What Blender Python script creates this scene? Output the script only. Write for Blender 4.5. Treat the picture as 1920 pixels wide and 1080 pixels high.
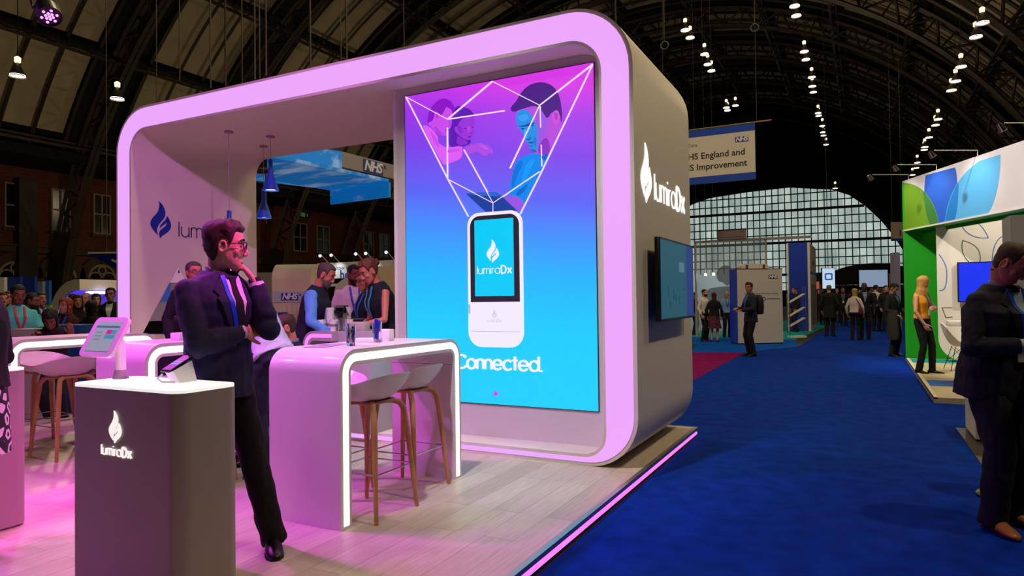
import bpy, bmesh, math, random
from mathutils import Vector, Matrix, geometry, noise
from mathutils.bvhtree import BVHTree
from math import sin, cos, pi, radians, tau
for _o in list(bpy.data.objects): bpy.data.objects.remove(_o)
SC = bpy.context.scene
COL = SC.collection
random.seed(7)

# ------------------------------------------------------------------ camera
YAW, PITCH, ROLL, FPX = radians(-27.42309), radians(0.93275), radians(-0.716), 1263.16
EYE = Vector((0, 0, 1.47))
_f = Vector((sin(YAW)*cos(PITCH), cos(YAW)*cos(PITCH), sin(PITCH)))
_r0 = Vector((cos(YAW), -sin(YAW), 0)); _u0 = _r0.cross(_f)
_r = cos(ROLL)*_r0 + sin(ROLL)*_u0; _u = -sin(ROLL)*_r0 + cos(ROLL)*_u0
cd = bpy.data.cameras.new('camera'); cam = bpy.data.objects.new('camera', cd); COL.objects.link(cam)
cd.sensor_fit = 'HORIZONTAL'; cd.sensor_width = 36; cd.lens = 36*FPX/1920
cd.clip_start = 0.05; cd.clip_end = 400
cam.matrix_world = Matrix(((_r.x, _u.x, -_f.x, 0), (_r.y, _u.y, -_f.y, 0), (_r.z, _u.z, -_f.z, EYE.z), (0, 0, 0, 1)))
SC.camera = cam
def ray(x, y): return _f*FPX + _r*(x-960) - _u*(y-540)
def at(x, y, D): return EYE + ray(x, y)*(D/FPX)            # world point seen at a photo position, D metres ahead
def on(x, y, ax, v):                                        # ... and where that sight line meets the plane axis=v
    d = ray(x, y); return EYE + d*((v-EYE[ax])/d[ax])

# ------------------------------------------------------------------ view, world and hall light
vs = SC.view_settings
vs.view_transform = 'Standard'; vs.look = 'None'; vs.gamma = 1; vs.exposure = 0.0; vs.use_curve_mapping = False
W = bpy.data.worlds.new('world'); SC.world = W; W.use_nodes = True
W.node_tree.nodes['Background'].inputs[0].default_value = (0.9, 0.95, 1.0, 1)
W.node_tree.nodes['Background'].inputs[1].default_value = 0.0
def lamp(kind, loc, power, color, aim=None, size=0.1, angle=90, blend=0.5, sy=None, name='lamp'):
    l = bpy.data.lights.new(name, kind); l.energy = power; l.color = color
    o = bpy.data.objects.new(name, l); COL.objects.link(o); o.location = loc
    if kind == 'AREA':
        l.size = size
        if sy: l.shape = 'RECTANGLE'; l.size_y = sy
    else: l.shadow_soft_size = size
    if kind == 'SPOT': l.spot_size = radians(angle); l.spot_blend = blend
    if aim is not None: o.rotation_euler = (Vector(aim)-Vector(loc)).to_track_quat('-Z', 'Y').to_euler()
    return o
WARM = (1.0, 0.78, 0.47)
# light of the high-bay rows, plus unseen lamps added off those rows for brightness
for (x, y, z, p) in ((6.5, 4, 15, 6600), (6.5, 16, 15, 2800), (-3.5, -3, 16, 2200), (-4, 27, 16, 1800), (7, 34, 16, 2200), (-3.5, 48, 16, 2500), (-14, 16, 14, 1500), (-24, 14, 11, 5200), (-24, 34, 11, 2600), (-9, 9, 14, 4200), (-2.5, 13, 16, 3000)):
    lamp('SPOT', (x, y, z), p*.36, WARM, aim=(x, y, 0), size=0.35, angle=150, blend=.35, name='hall_lamp_light')
for (x, y, z, p) in ((-32, 20, 7, 600), (-32, 40, 7, 600), (3, 26, 11, 900), (-5, 48, 14, 900), (4, 12, 12, 450)):
    lamp('POINT', (x, y, z), p, WARM, size=0.5, name='hall_fill_light')  # added point lights standing in for upward spill, to lift the roof
# LED washes over the stand; the first is the lamp in view
lamp('SPOT', (-4.98, 2.62, 3.36), 330, (0.92, 0.05, 0.95), aim=(-3.7, 2.95, 0.0), size=0.09, angle=104, blend=0.9, name='wash_light')
lamp('SPOT', (-1.2, 2.9, 4.6), 1150, (1.0, 0.05, 0.68), aim=(-3.4, 2.62, 1.62), size=0.08, angle=20, blend=0.7, name='wash_light')

lamp('SPOT', (-2.4, 2.4, 5.2), 600, (1.0, 0.94, 0.93), aim=(-3.0, 5.3, 1.1), size=0.10, angle=58, blend=0.8, name='white_wash_light')
lamp('SPOT', (-3.4, 2.2, 4.6), 280, (0.9, 0.10, 1.0), aim=(-5.9, 6.0, 0.2), size=0.08, angle=46, blend=0.8, name='wash_light')  # unseen spot, added to bounce magenta off the floor onto the arch ceiling
lamp('SPOT', (-1.5, 11, 7.5), 1900, (1.0, 0.92, 0.82), aim=(1.9, 15.3, 2.0), size=0.15, angle=46, blend=0.7, name='stand_fill_light')  # unseen spot added to brighten the green stand
lamp('SPOT', (-2.0, 3.0, 4.5), 520, (0.95, 0.28, 1.0), aim=(-7.9, 6.1, 2.3), size=0.08, angle=44, blend=0.8, name='wash_light')  # unseen spot added to tint the arch's inner side wall
lamp('SPOT', (-6.9, 2.7, 4.1), 300, (0.95, 0.05, 0.85), aim=(-6.3, 3.6, 0.0), size=0.08, angle=84, blend=0.8, name='wash_light')  # extra unseen spot, added to turn the floor by the far stools magenta
lamp('SPOT', (-4.7, 2.42, 4.2), 230, (0.72, 0.12, 1.0), aim=(-3.05, 3.1, 0.6), size=0.08, angle=42, blend=0.8, name='wash_light')  # unseen spot added to lift the end panel of the screen-side table
lamp('SPOT', (-7.6, 0.6, 4.6), 520, (0.56, 0.15, 1.0), aim=(-3.6, 2.6, 0.5), size=0.08, angle=60, blend=0.8, name='wash_light')

# ------------------------------------------------------------------ materials
def lin(c):
    if isinstance(c, str): c = tuple(int(c[i:i+2], 16)/255 for i in (0, 2, 4))
    return tuple((v/12.92 if v <= .04045 else ((v+.055)/1.055)**2.4) for v in c[:3])
_M = {}
def mat(name, c, rough=.5, metal=0., emit=0., ec=None, alpha=1., trans=0., ior=1.45, var=0., scale=12., bump=0., bscale=60., coat=0.):
    if name in _M: return _M[name]
    m = bpy.data.materials.new(name); m.use_nodes = True; nt = m.node_tree
    b = nt.nodes['Principled BSDF']; col = lin(c)
    b.inputs['Base Color'].default_value = (*col, 1); b.inputs['Roughness'].default_value = rough
    b.inputs['Metallic'].default_value = metal; b.inputs['Alpha'].default_value = alpha
    b.inputs['Transmission Weight'].default_value = trans; b.inputs['IOR'].default_value = ior
    b.inputs['Coat Weight'].default_value = coat
    if emit:
        b.inputs['Emission Color'].default_value = (*(lin(ec) if ec else col), 1); b.inputs['Emission Strength'].default_value = emit
    if var or bump:
        tc = nt.nodes.new('ShaderNodeTexCoord')
        n = nt.nodes.new('ShaderNodeTexNoise'); n.inputs['Scale'].default_value = scale; n.inputs['Detail'].default_value = 4
        nt.links.new(tc.outputs['Object'], n.inputs['Vector'])
        if var:
            r = nt.nodes.new('ShaderNodeValToRGB'); e = r.color_ramp.elements
            e[0].position = .3; e[1].position = .7
            e[0].color = (*[max(0, v*(1-var)) for v in col], 1); e[1].color = (*[min(1, v*(1+var)) for v in col], 1)
            nt.links.new(n.outputs['Fac'], r.inputs['Fac']); nt.links.new(r.outputs['Color'], b.inputs['Base Color'])
        if bump:
            n2 = nt.nodes.new('ShaderNodeTexNoise'); n2.inputs['Scale'].default_value = bscale
            nt.links.new(tc.outputs['Object'], n2.inputs['Vector'])
            bp = nt.nodes.new('ShaderNodeBump'); bp.inputs['Strength'].default_value = bump; bp.inputs['Distance'].default_value = .01
            nt.links.new(n2.outputs['Fac'], bp.inputs['Height']); nt.links.new(bp.outputs['Normal'], b.inputs['Normal'])
    if name.endswith('carpet'): b.inputs['Specular IOR Level'].default_value = .05
    _M[name] = m; return m
def glow(name, c, s=1., back=None):                         # lamps, screens, backlit faces
    if name in _M: return _M[name]
    return mat(name, (0.02, .02, .02) if back is None else back, rough=.4, emit=s, ec=c)

# ------------------------------------------------------------------ mesh builder
class MB:
    def __init__(s): s.v = []; s.f = []
    def add(s, vs_, fs, M=None):
        k = len(s.v); s.v += [tuple(M @ Vector(p)) if M is not None else tuple(p) for p in vs_]
        s.f += [tuple(i+k for i in f) for f in fs]; return s
    def box(s, c, d, M=None, bev=0., seg=2):
        x, y, z = c; a, b, h = d[0]/2, d[1]/2, d[2]/2
        vs_ = [(x+i*a, y+j*b, z+k*h) for i in (-1, 1) for j in (-1, 1) for k in (-1, 1)]
        fs = [(0, 1, 3, 2), (4, 6, 7, 5), (0, 4, 5, 1), (2, 3, 7, 6), (0, 2, 6, 4), (1, 5, 7, 3)]
        if bev:
            bm = bmesh.new(); w = [bm.verts.new(p) for p in vs_]
            for f in fs: bm.faces.new([w[i] for i in f])
            bmesh.ops.bevel(bm, geom=bm.edges[:], offset=bev, segments=seg, affect='EDGES', profile=.5)
            bm.verts.index_update(); vs_ = [v.co[:] for v in bm.verts]; fs = [[v.index for v in f.verts] for f in bm.faces]; bm.free()
        return s.add(vs_, fs, M)
    def bx(s, lo, hi, M=None, bev=0.): return s.box([(p+q)/2 for p, q in zip(lo, hi)], [q-p for p, q in zip(lo, hi)], M, bev)
    def loft(s, rings, closed=False, caps=True, M=None):
        n = len(rings[0]); vs_ = [p for r in rings for p in r]; fs = []
        R = len(rings)
        for i in range(R if closed else R-1):
            j = (i+1) % R
            for k in range(n): fs.append((i*n+k, i*n+(k+1) % n, j*n+(k+1) % n, j*n+k))
        if caps and not closed: fs += [tuple(range(n-1, -1, -1)), tuple(range((R-1)*n, R*n))]
        return s.add(vs_, fs, M)
    def tube(s, pts, r, n=10, M=None, caps=True, closed=False):
        pts = [Vector(p) for p in pts]; R = len(pts); rr = r if isinstance(r, (list, tuple)) else [r]*R
        rings = []; up = None
        for i, p in enumerate(pts):
            if closed: t = pts[(i+1) % R]-pts[i-1]
            else: t = (pts[min(i+1, R-1)]-pts[max(i-1, 0)])
            t = t.normalized() if t.length > 1e-9 else Vector((0, 0, 1))
            if up is None:
                a = Vector((0, 0, 1)) if abs(t.z) < .9 else Vector((1, 0, 0)); up = (a-t*a.dot(t)).normalized()
            else: up = (up-t*up.dot(t)); up = up.normalized() if up.length > 1e-6 else t.orthogonal().normalized()
            b = t.cross(up)
            rings.append([p+(up*cos(tau*k/n)+b*sin(tau*k/n))*rr[i] for k in range(n)])
        return s.loft(rings, closed=closed, caps=caps, M=M)
    def lathe(s, prof, n=24, M=None, c=(0, 0, 0)):           # prof: (radius, z)
        rings = [[(c[0]+max(r, 1e-4)*cos(tau*k/n), c[1]+max(r, 1e-4)*sin(tau*k/n), c[2]+z) for k in range(n)] for r, z in prof]
        return s.loft(rings, M=M)
    def ball(s, c, r, n=12, m=8, M=None):
        r = (r, r, r) if not isinstance(r, (list, tuple)) else r
        rings = []
        for i in range(m+1):
            a = -pi/2+pi*i/m; q = max(cos(a), .01)
            rings.append([(c[0]+r[0]*q*cos(tau*k/n), c[1]+r[1]*q*sin(tau*k/n), c[2]+r[2]*sin(a)) for k in range(n)])
        return s.loft(rings, M=M)
    def prism(s, poly, h0, h1, M=None):                      # polygon in xy, from z=h0 to h1
        n = len(poly); tri = geometry.tessellate_polygon([[Vector((p[0], p[1], 0)) for p in poly]])
        vs_ = [(p[0], p[1], h0) for p in poly]+[(p[0], p[1], h1) for p in poly]
        fs = [(i, (i+1) % n, n+(i+1) % n, n+i) for i in range(n)]
        for a, b, c in tri: fs += [(a, c, b), (n+a, n+b, n+c)]
        return s.add(vs_, fs, M)
    def ring(s, out, inn, h0, h1, M=None):                   # band between two equally long loops
        n = len(out); vs_ = [(p[0], p[1], h) for h in (h0, h1) for L in (out, inn) for p in L]; fs = []
        for i in range(n):
            j = (i+1) % n; O, I, P, Q = i, n+i, 2*n+i, 3*n+i; O2, I2, P2, Q2 = j, n+j, 2*n+j, 3*n+j
            fs += [(O, O2, I2, I), (P, Q, Q2, P2), (O, P, P2, O2), (I, I2, Q2, Q)]
        return s.add(vs_, fs, M)
    def stroke(s, pts, w, h0, h1, M=None, closed=False):     # flat stroke of width w along a polyline in xy
        P = [Vector((p[0], p[1])) for p in pts]; n = len(P); L = []; R = []
        for i, p in enumerate(P):
            a = P[(i-1) % n] if (closed or i) else p; b = P[(i+1) % n] if (closed or i < n-1) else p
            d1 = (p-a); d2 = (b-p); t = Vector((0, 0))
            if d1.length > 1e-9: t += d1.normalized()
            if d2.length > 1e-9: t += d2.normalized()
            t.normalize(); nr = Vector((-t.y, t.x)); k = 1.
            if d1.length > 1e-9 and d2.length > 1e-9: k = min(1.6, 1/max(.3, abs(nr.dot(Vector((-d1.y, d1.x)).normalized()))))
            L.append(p+nr*w/2*k); R.append(p-nr*w/2*k)
        if closed: return s.ring(L, R, h0, h1, M)
        vs_ = [(q.x, q.y, h) for h in (h0, h1) for S in (L, R) for q in S]; fs = []
        for i in range(n-1):
            fs += [(i, n+i, n+i+1, i+1), (2*n+i, 2*n+i+1, 3*n+i+1, 3*n+i), (i, i+1, 2*n+i+1, 2*n+i), (n+i, 3*n+i, 3*n+i+1, n+i+1)]
        fs += [(0, 2*n, 3*n, n), (n-1, 2*n-1, 4*n-1, 3*n-1)]
        return s.add(vs_, fs, M)
    def text(s, body, size, M, bold=0., shear=0., align='CENTER', depth=.001, sp=1.):
        c = bpy.data.curves.new('t', 'FONT'); c.body = body; c.size = size; c.shear = shear; c.offset = bold*size
        c.align_x = align; c.align_y = 'CENTER'; c.extrude = depth; c.resolution_u = 3; c.space_character = sp
        o = bpy.data.objects.new('t', c); COL.objects.link(o)
        me = bpy.data.meshes.new_from_object(o.evaluated_get(bpy.context.evaluated_depsgraph_get()))
        s.add([v.co[:] for v in me.vertices], [tuple(p.vertices) for p in me.polygons], M)
        bpy.data.objects.remove(o); bpy.data.curves.remove(c); bpy.data.meshes.remove(me); return s
    def mesh(s, name, m, ang=35):
        me = bpy.data.meshes.new(name); me.from_pydata(s.v, [], s.f); me.update()
        bm = bmesh.new(); bm.from_mesh(me); bmesh.ops.recalc_face_normals(bm, faces=bm.faces[:]); bm.to_mesh(me); bm.free()
        for q in (m if isinstance(m, (list, tuple)) else [m]): me.materials.append(q)
        if ang: me.shade_smooth(); me.set_sharp_from_angle(angle=radians(ang))
        return me
    def build(s, name, m, parent=None, loc=None, rot=None, ang=35):
        o = bpy.data.objects.new(name, s.mesh(name, m, ang)); COL.objects.link(o)
        if parent is not None: o.parent = parent
        if loc is not None: o.location = loc
        if rot is not None: o.rotation_euler = rot if isinstance(rot, (tuple, list)) else (0, 0, rot)
        return o
    def world(s, name, m, ang=35):                           # world coordinates in, origin moved to the base of the mesh
        lo = [min(p[i] for p in s.v) for i in range(3)]; hi = [max(p[i] for p in s.v) for i in range(3)]
        c = ((lo[0]+hi[0])/2, (lo[1]+hi[1])/2, lo[2]); s.v = [(p[0]-c[0], p[1]-c[1], p[2]-c[2]) for p in s.v]
        return s.build(name, m, None, c, None, ang)
def tag(o, label, cat, group=None, kind=None):
    if label: o['label'] = label
    if cat: o['category'] = cat
    if group: o['group'] = group
    if kind: o['kind'] = kind
    return o
def thing(name, label, cat, loc=(0, 0, 0), rot=0, group=None):
    o = bpy.data.objects.new(name, None); COL.objects.link(o); o.location = loc
    o.rotation_euler = rot if isinstance(rot, (tuple, list)) else (0, 0, rot); o.empty_display_size = .1
    return tag(o, label, cat, group)
def struct(o): o['kind'] = 'structure'; return o
def dup(root, loc, rot=0, label=None, group=None):
    r = root.copy(); COL.objects.link(r); r.location = loc; r.rotation_euler = (0, 0, rot)
    if label: r['label'] = label
    if group: r['group'] = group
    for ch in list(root.children):
        c = ch.copy(); COL.objects.link(c); c.parent = r
        for g in ch.children: d = g.copy(); COL.objects.link(d); d.parent = c
    return r
def rrect(x0, x1, y0, y1, r, n=8):                           # rounded rectangle loop; r = radius or (bl, br, tr, tl)
    r = r if isinstance(r, (tuple, list)) else (r,)*4; L = []
    for (cx, cy, q, a) in ((x0+r[0], y0+r[0], r[0], pi), (x1-r[1], y0+r[1], r[1], 1.5*pi), (x1-r[2], y1-r[2], r[2], 0), (x0+r[3], y1-r[3], r[3], pi/2)):
        L += [(cx+q*cos(a+pi/2*i/n), cy+q*sin(a+pi/2*i/n)) for i in range(n+1)]
    return L
def arc(cx, cy, r, a0, a1, n=14, ry=None):
    return [(cx+r*cos(radians(a0+(a1-a0)*i/n)), cy+(ry or r)*sin(radians(a0+(a1-a0)*i/n))) for i in range(n+1)]
XZ = Matrix(((1, 0, 0, 0), (0, 0, -1, 0), (0, 1, 0, 0), (0, 0, 0, 1)))     # drawing plane xy -> facing -Y
YZ = Matrix(((0, 0, 1, 0), (1, 0, 0, 0), (0, 1, 0, 0), (0, 0, 0, 1)))      # drawing plane xy -> facing +X (x runs along +Y)
def T(x, y, z): return Matrix.Translation((x, y, z))
def RZ(a): return Matrix.Rotation(a, 4, 'Z')
def RX(a): return Matrix.Rotation(a, 4, 'X')
def RY(a): return Matrix.Rotation(a, 4, 'Y')

# ------------------------------------------------------------------ writing and marks
GL = {'l': (.0, [[(0, 0), (0, 1.45)]]), 'u': (.84, [[(0, 1), (0, .42)]+arc(.42, .42, .42, 180, 360)[1:-1]+[(.84, .42)], [(.84, 0), (.84, 1)]]),
      'm': (1.24, [[(0, 0), (0, 1)], [(0, .5), (0, .69)]+arc(.31, .69, .31, 180, 0)[1:]+[(.62, 0)], [(.62, .69)]+arc(.93, .69, .31, 180, 0)[1:]+[(1.24, 0)]]),
      'n': (.76, [[(0, 0), (0, 1)], [(0, .5), (0, .62)]+arc(.38, .62, .38, 180, 0)[1:]+[(.76, 0)]]),
      'i': (.0, [[(0, 0), (0, 1)], [(0, 1.28), (0, 1.42)]]), 'r': (.36, [[(0, 0), (0, 1)], [(0, .5)]+arc(.38, .6, .38, 180, 92)]),
      'a': (1., [('o', arc(.5, .5, .5, 0, 348, 28)), [(1., 0), (1., 1)]]), 'o': (1., [('o', arc(.5, .5, .5, 0, 348, 28))]),
      'd': (1., [('o', arc(.5, .5, .5, 0, 348, 28)), [(1., 0), (1., 1.45)]]), 'c': (.86, [arc(.5, .5, .5, 42, 318, 22)]),
      'e': (1., [[(.06, .5), (.98, .5)], arc(.5, .5, .5, 0, 322, 26)]), 't': (.5, [[(.25, 0), (.25, 1.4)], [(0, 1), (.5, 1)]]),
      'C': (1.2, [arc(.7, .7, .7, 40, 320, 24)]), '.': (.14, [[(.07, -.07), (.07, .1)]]),
      'D': (.95, [[(0, 0), (0, 1.4)], [(0, .0), (.3, .0)]+arc(.3, .7, .65, -90, 90, 14, .7)+[(0, 1.4)]]), 'x': (.8, [[(0, 0), (.8, 1)], [(0, 1), (.8, 0)]])}
def letters(mb, word, size, M, w=.11, gap=.36, heavy='Dx', hw=.26, d=.004):
    x = 0
    for ch in word:
        adv, st = GL[ch]; ww = hw if ch in heavy else w
        if ch in heavy and ch != word[0]: x += .06
        for q in st:
            cl = isinstance(q, tuple); pts = q[1] if cl else q
            mb.stroke([((x+p[0])*size, p[1]*size) for p in pts], ww*size, 0, d, M, closed=cl)
        x += adv+gap
    return (x-gap)*size
_fl = [(410, 80), (460, 115), (497, 170), (516, 230), (514, 285), (490, 338), (450, 385), (408, 435), (383, 488), (376, 545), (392, 598), (340, 550), (298, 500), (274, 450), (272, 420), (285, 378), (320, 330), (370, 275), (402, 225), (417, 170), (420, 120)]
_lf = [(550, 290), (582, 340), (608, 395), (613, 440), (600, 487), (560, 537), (500, 580), (455, 612), (430, 645), (413, 600), (416, 560), (432, 522), (475, 487), (522, 448), (552, 385), (516, 415), (470, 447), (424, 490), (436, 440), (480, 392), (525, 345)]
def fitted(mb, word, width, M, **k):
    g = k.get('gap', .26); hv = k.get('heavy', 'Dx'); n = sum(GL[c][0]+g+(.06 if c in hv and c != word[0] else 0) for c in word)-g
    k['gap'] = g; letters(mb, word, width/n, M, **k)
def flame(mb, h, M, d=.004):                                 # the two-leaf flame, h high, standing on its tip
    for L in (_fl, _lf): mb.prism([((x-440)/565*h, (645-y)/565*h) for x, y in L], 0, d, M)
# ================================================================== floor of the hall and the stand
FZ = 0.10
def carpet_mat(name, c, sc=300.):
    return mat(name, c, rough=.95, var=.22, scale=6, bump=.4, bscale=sc)
BLUE = carpet_mat('blue_carpet', '083299')
mb = MB(); mb.bx((-47.6, -8, -.1), (15.6, 100, 0)); struct(mb.world('floor', mat('hall_floor', '14161c', .8)))
def flat(name, poly, m, label, z=.004):
    o = MB().prism(poly, 0.0005, z).world(name, m); return tag(o, label, 'carpet')
flat('carpet', [(-1.55, -2), (3.4, -2), (3.4, 10.7), (.9, 10.7), (.9, 42), (-1.3, 42), (-1.3, 34.9), (-1.64, 20.9), (-2.7, 18.3), (-2.65, 11.9), (-3.6, 7.6), (-3.6, 7.21), (-1.55, 7.21)], BLUE, 'deep blue carpet of the aisle running past the white arched stand')
def wood_mat(name, c1, c2, w=.19, rot=0., rough=.42):
    m = bpy.data.materials.new(name); m.use_nodes = True; nt = m.node_tree; b = nt.nodes['Principled BSDF']
    tc = nt.nodes.new('ShaderNodeTexCoord'); mp = nt.nodes.new('ShaderNodeMapping'); mp.inputs['Rotation'].default_value = (0, 0, radians(90)+rot)
    nt.links.new(tc.outputs['Object'], mp.inputs['Vector'])
    br = nt.nodes.new('ShaderNodeTexBrick'); br.inputs['Scale'].default_value = 1; br.inputs['Brick Width'].default_value = 1.25; br.inputs['Row Height'].default_value = w
    br.inputs['Mortar Size'].default_value = .0018; br.inputs['Color1'].default_value = (*lin(c1), 1); br.inputs['Color2'].default_value = (*lin(c2), 1)
    br.inputs['Mortar'].default_value = (*[v*.55 for v in lin(c2)], 1); br.offset = .37
    nt.links.new(mp.outputs['Vector'], br.inputs['Vector'])
    st = nt.nodes.new('ShaderNodeMapping'); st.inputs['Scale'].default_value = (2.2, 26, 1); nt.links.new(mp.outputs['Vector'], st.inputs['Vector'])
    n = nt.nodes.new('ShaderNodeTexNoise'); n.inputs['Scale'].default_value = 2.2; n.inputs['Detail'].default_value = 6; nt.links.new(st.outputs['Vector'], n.inputs['Vector'])
    mx = nt.nodes.new('ShaderNodeMix'); mx.data_type = 'RGBA'; mx.blend_type = 'MULTIPLY'; mx.inputs[0].default_value = .45
    rp = nt.nodes.new('ShaderNodeValToRGB'); rp.color_ramp.elements[0].position = .3; rp.color_ramp.elements[0].color = (.62, .58, .55, 1); rp.color_ramp.elements[1].position = .7
    nt.links.new(n.outputs['Fac'], rp.inputs['Fac']); nt.links.new(br.outputs['Color'], mx.inputs[6]); nt.links.new(rp.outputs['Color'], mx.inputs[7])
    nt.links.new(mx.outputs[2], b.inputs['Base Color']); b.inputs['Roughness'].default_value = rough
    return m
ASH = wood_mat('ash_boards', 'd8ccbd', 'c4b6a6')
WHITE = mat('white_lacquer', 'e6e2dd', .32, coat=.2)
SHELL = mat('white_panel', 'dfd8cc', .55, bump=.03, bscale=8)
NOSE = mat('aluminium_nosing', 'b9b4ac', .35, .9)
PINKLED = glow('pink_led', 'ee7cff', 1.2)
t = thing('stand_platform', 'low raised platform of pale ash boards with a glowing pink edge under the white arch', 'platform', (-5.2, 3.4, 0))
def loc_(p): return (p[0]+5.2, p[1]-3.4, p[2])
mb = MB(); mb.bx(loc_((-8.9, -.6, .075)), loc_((-1.585, 7.17, FZ))); mb.build('board_deck', ASH, t)
mb = MB(); mb.bx(loc_((-8.85, -.55, 0)), loc_((-1.57, 7.15, .075))); mb.build('base_frame', mat('dark_base', '0c0c12', .7), t)
mb = MB(); mb.bx(loc_((-1.585, -.6, .072)), loc_((-1.552, 7.17, FZ))); mb.bx(loc_((-8.9, 7.17, .072)), loc_((-1.552, 7.2, FZ))); mb.build('edge_nosing', NOSE, t)
mb = MB(); mb.bx(loc_((-1.57, -.6, .032)), loc_((-1.556, 7.17, .056))); mb.build('light_strip', PINKLED, t)

# ================================================================== the white arch
X0, X1, YF, YB, Z0, Z1 = -8.235, -1.581, 5.178, 7.115, FZ, 3.873
rO = (.42, .42, .55, .55)
out = rrect(X0, X1, Z0, Z1, rO, 10)
def inset(a, b, c, d):     # left/right, top, bottom insets
    r = (max(.16, .42-b), max(.16, .42-b), .55-c*.97, .55-c*.97)
    return rrect(X0+a, X1-a, Z0+d, Z1-c, r, 10)
inn = inset(.285, .24, .29, .095)
AC = T((X0+X1)/2, 0, 0).inverted()
arch = thing('exhibition_arch', 'huge white rounded arch of the stand framed by a glowing lilac light band', 'exhibition stand', ((X0+X1)/2, YF, FZ))
AT = T(-(X0+X1)/2, 0, -FZ)
def aM(y): return AT @ T(0, y-YF, 0) @ XZ
MB().ring(out, inn, -(YB-YF), 0, aM(YF)).build('shell', SHELL, arch)
LILAC = glow('lilac_light_band', 'efa9ff', .98)
MB().ring(inset(.034, .03, .03, .03), inset(.262, .22, .262, .068), 0, .006, aM(YF)).build('light_band', LILAC, arch)
# storage block that carries the screen
SX0, SY = -4.15, 5.461
blk = thing('screen_wall', 'grey storage wall inside the arch that carries the huge video screen', 'wall panel', (-3.0, SY, FZ+.095))
poly = [(SX0, .0)]+[p for p in inn if p[0] > -3 and p[1] < 1][0:0]
lp = rrect(SX0, X1-.287, Z0+.0955, Z1-.2905, (.0, .17, .26, .0), 10)
MB().prism(lp, -(YB-SY-.02), 0, T(3.0, 0, -FZ-.095) @ XZ).build('panel', mat('screen_wall_grey', 'cfc9c6', .6), blk)
MB().bx((SX0+3.0-.004, .0, .0), (SX0+3.0+.03, -.006, 3.38)).build('edge_trim', WHITE, blk)

# ---- the video screen and what it shows
A, B, ZA, ZB = -4.004, -2.011, .502, 3.497
scr = thing('video_screen', 'huge purple to cyan video screen showing a handheld device and three portraits', 'screen', ((A+B)/2, SY-.012, ZA))
SM = T(-(A+B)/2, -(SY-.012), -ZA)
m = bpy.data.materials.new('screen_gradient'); m.use_nodes = True; nt = m.node_tree; b = nt.nodes['Principled BSDF']
b.inputs['Base Color'].default_value = (.01, .01, .01, 1); b.inputs['Roughness'].default_value = .5
tc = nt.nodes.new('ShaderNodeTexCoord'); sp = nt.nodes.new('ShaderNodeSeparateXYZ'); nt.links.new(tc.outputs['Object'], sp.inputs[0])
def mathn(op, a, bb):
    n = nt.nodes.new('ShaderNodeMath'); n.operation = op
    for i, v in enumerate((a, bb)):
        if isinstance(v, (int, float)): n.inputs[i].default_value = v
        else: nt.links.new(v, n.inputs[i])
    return n.outputs[0]
h = mathn('DIVIDE', sp.outputs['Z'], ZB-ZA)
h = mathn('ADD', h, mathn('MULTIPLY', mathn('MULTIPLY', sp.outputs['X'], .075), h))
rp = nt.nodes.new('ShaderNodeValToRGB'); e = rp.color_ramp.elements
stops = [(0, '00cfff'), (.22, '00cdff'), (.40, '18b4ff'), (.52, '3c92ff'), (.64, '5b62f6'), (.78, '7f3eea'), (.90, 'a436ea'), (1.0, 'd838e6')]
e[0].position, e[0].color = 0, (*lin(stops[0][1]), 1); e[1].position, e[1].color = 1, (*lin(stops[-1][1]), 1)
for p, c in stops[1:-1]: q = e.new(p); q.color = (*lin(c), 1)
nt.links.new(h, rp.inputs['Fac']); nt.links.new(rp.outputs['Color'], b.inputs['Emission Color']); b.inputs['Emission Strength'].default_value = 1.
MB().bx((A, SY-.012, ZA), (B, SY+.005, ZB), SM).build('display', m, scr)
mb = MB(); mb.ring(rrect(A-.006, B+.006, ZA-.006, ZB+.006, .002, 1), rrect(A, B, ZA, ZB, .001, 1), 0, .012, T(-(A+B)/2, 0.012, -ZA) @ XZ); mb.build('thin_frame', mat('black_edge', '1a1216', .5), scr)
def sq(px, py):                                             # photo position -> point on the screen's own plane
    p = on(px, py, 1, SY-.013); return (p.x, p.z)
LAY = [0]
def shape(name, pts, c, label=None, px=True, s=1.):
    LAY[0] += 1; d = .0004*LAY[0]
    o = MB().prism([sq(*p) for p in pts] if px else pts, 0, d, SM @ T(0, SY-.012, 0) @ XZ).build(name, glow('screen_'+c, c, s), scr)
    if label: o['label'] = label
    return o
def smooth(pts, k=2):
    for _ in range(k):
        q = []
        for i, p in enumerate(pts):
            n = pts[(i+1) % len(pts)]; q += [(.75*p[0]+.25*n[0], .75*p[1]+.25*n[1]), (.25*p[0]+.75*n[0], .25*p[1]+.75*n[1])]
        pts = q
    return pts
def zz(L, ox, oy, k): return [(ox+x/k, oy+y/k) for x, y in L]
S1 = lambda L: smooth(zz(L, 780, 170, 7.2))
S2 = lambda L: smooth(zz(L, 930, 140, 4.154))
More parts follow.
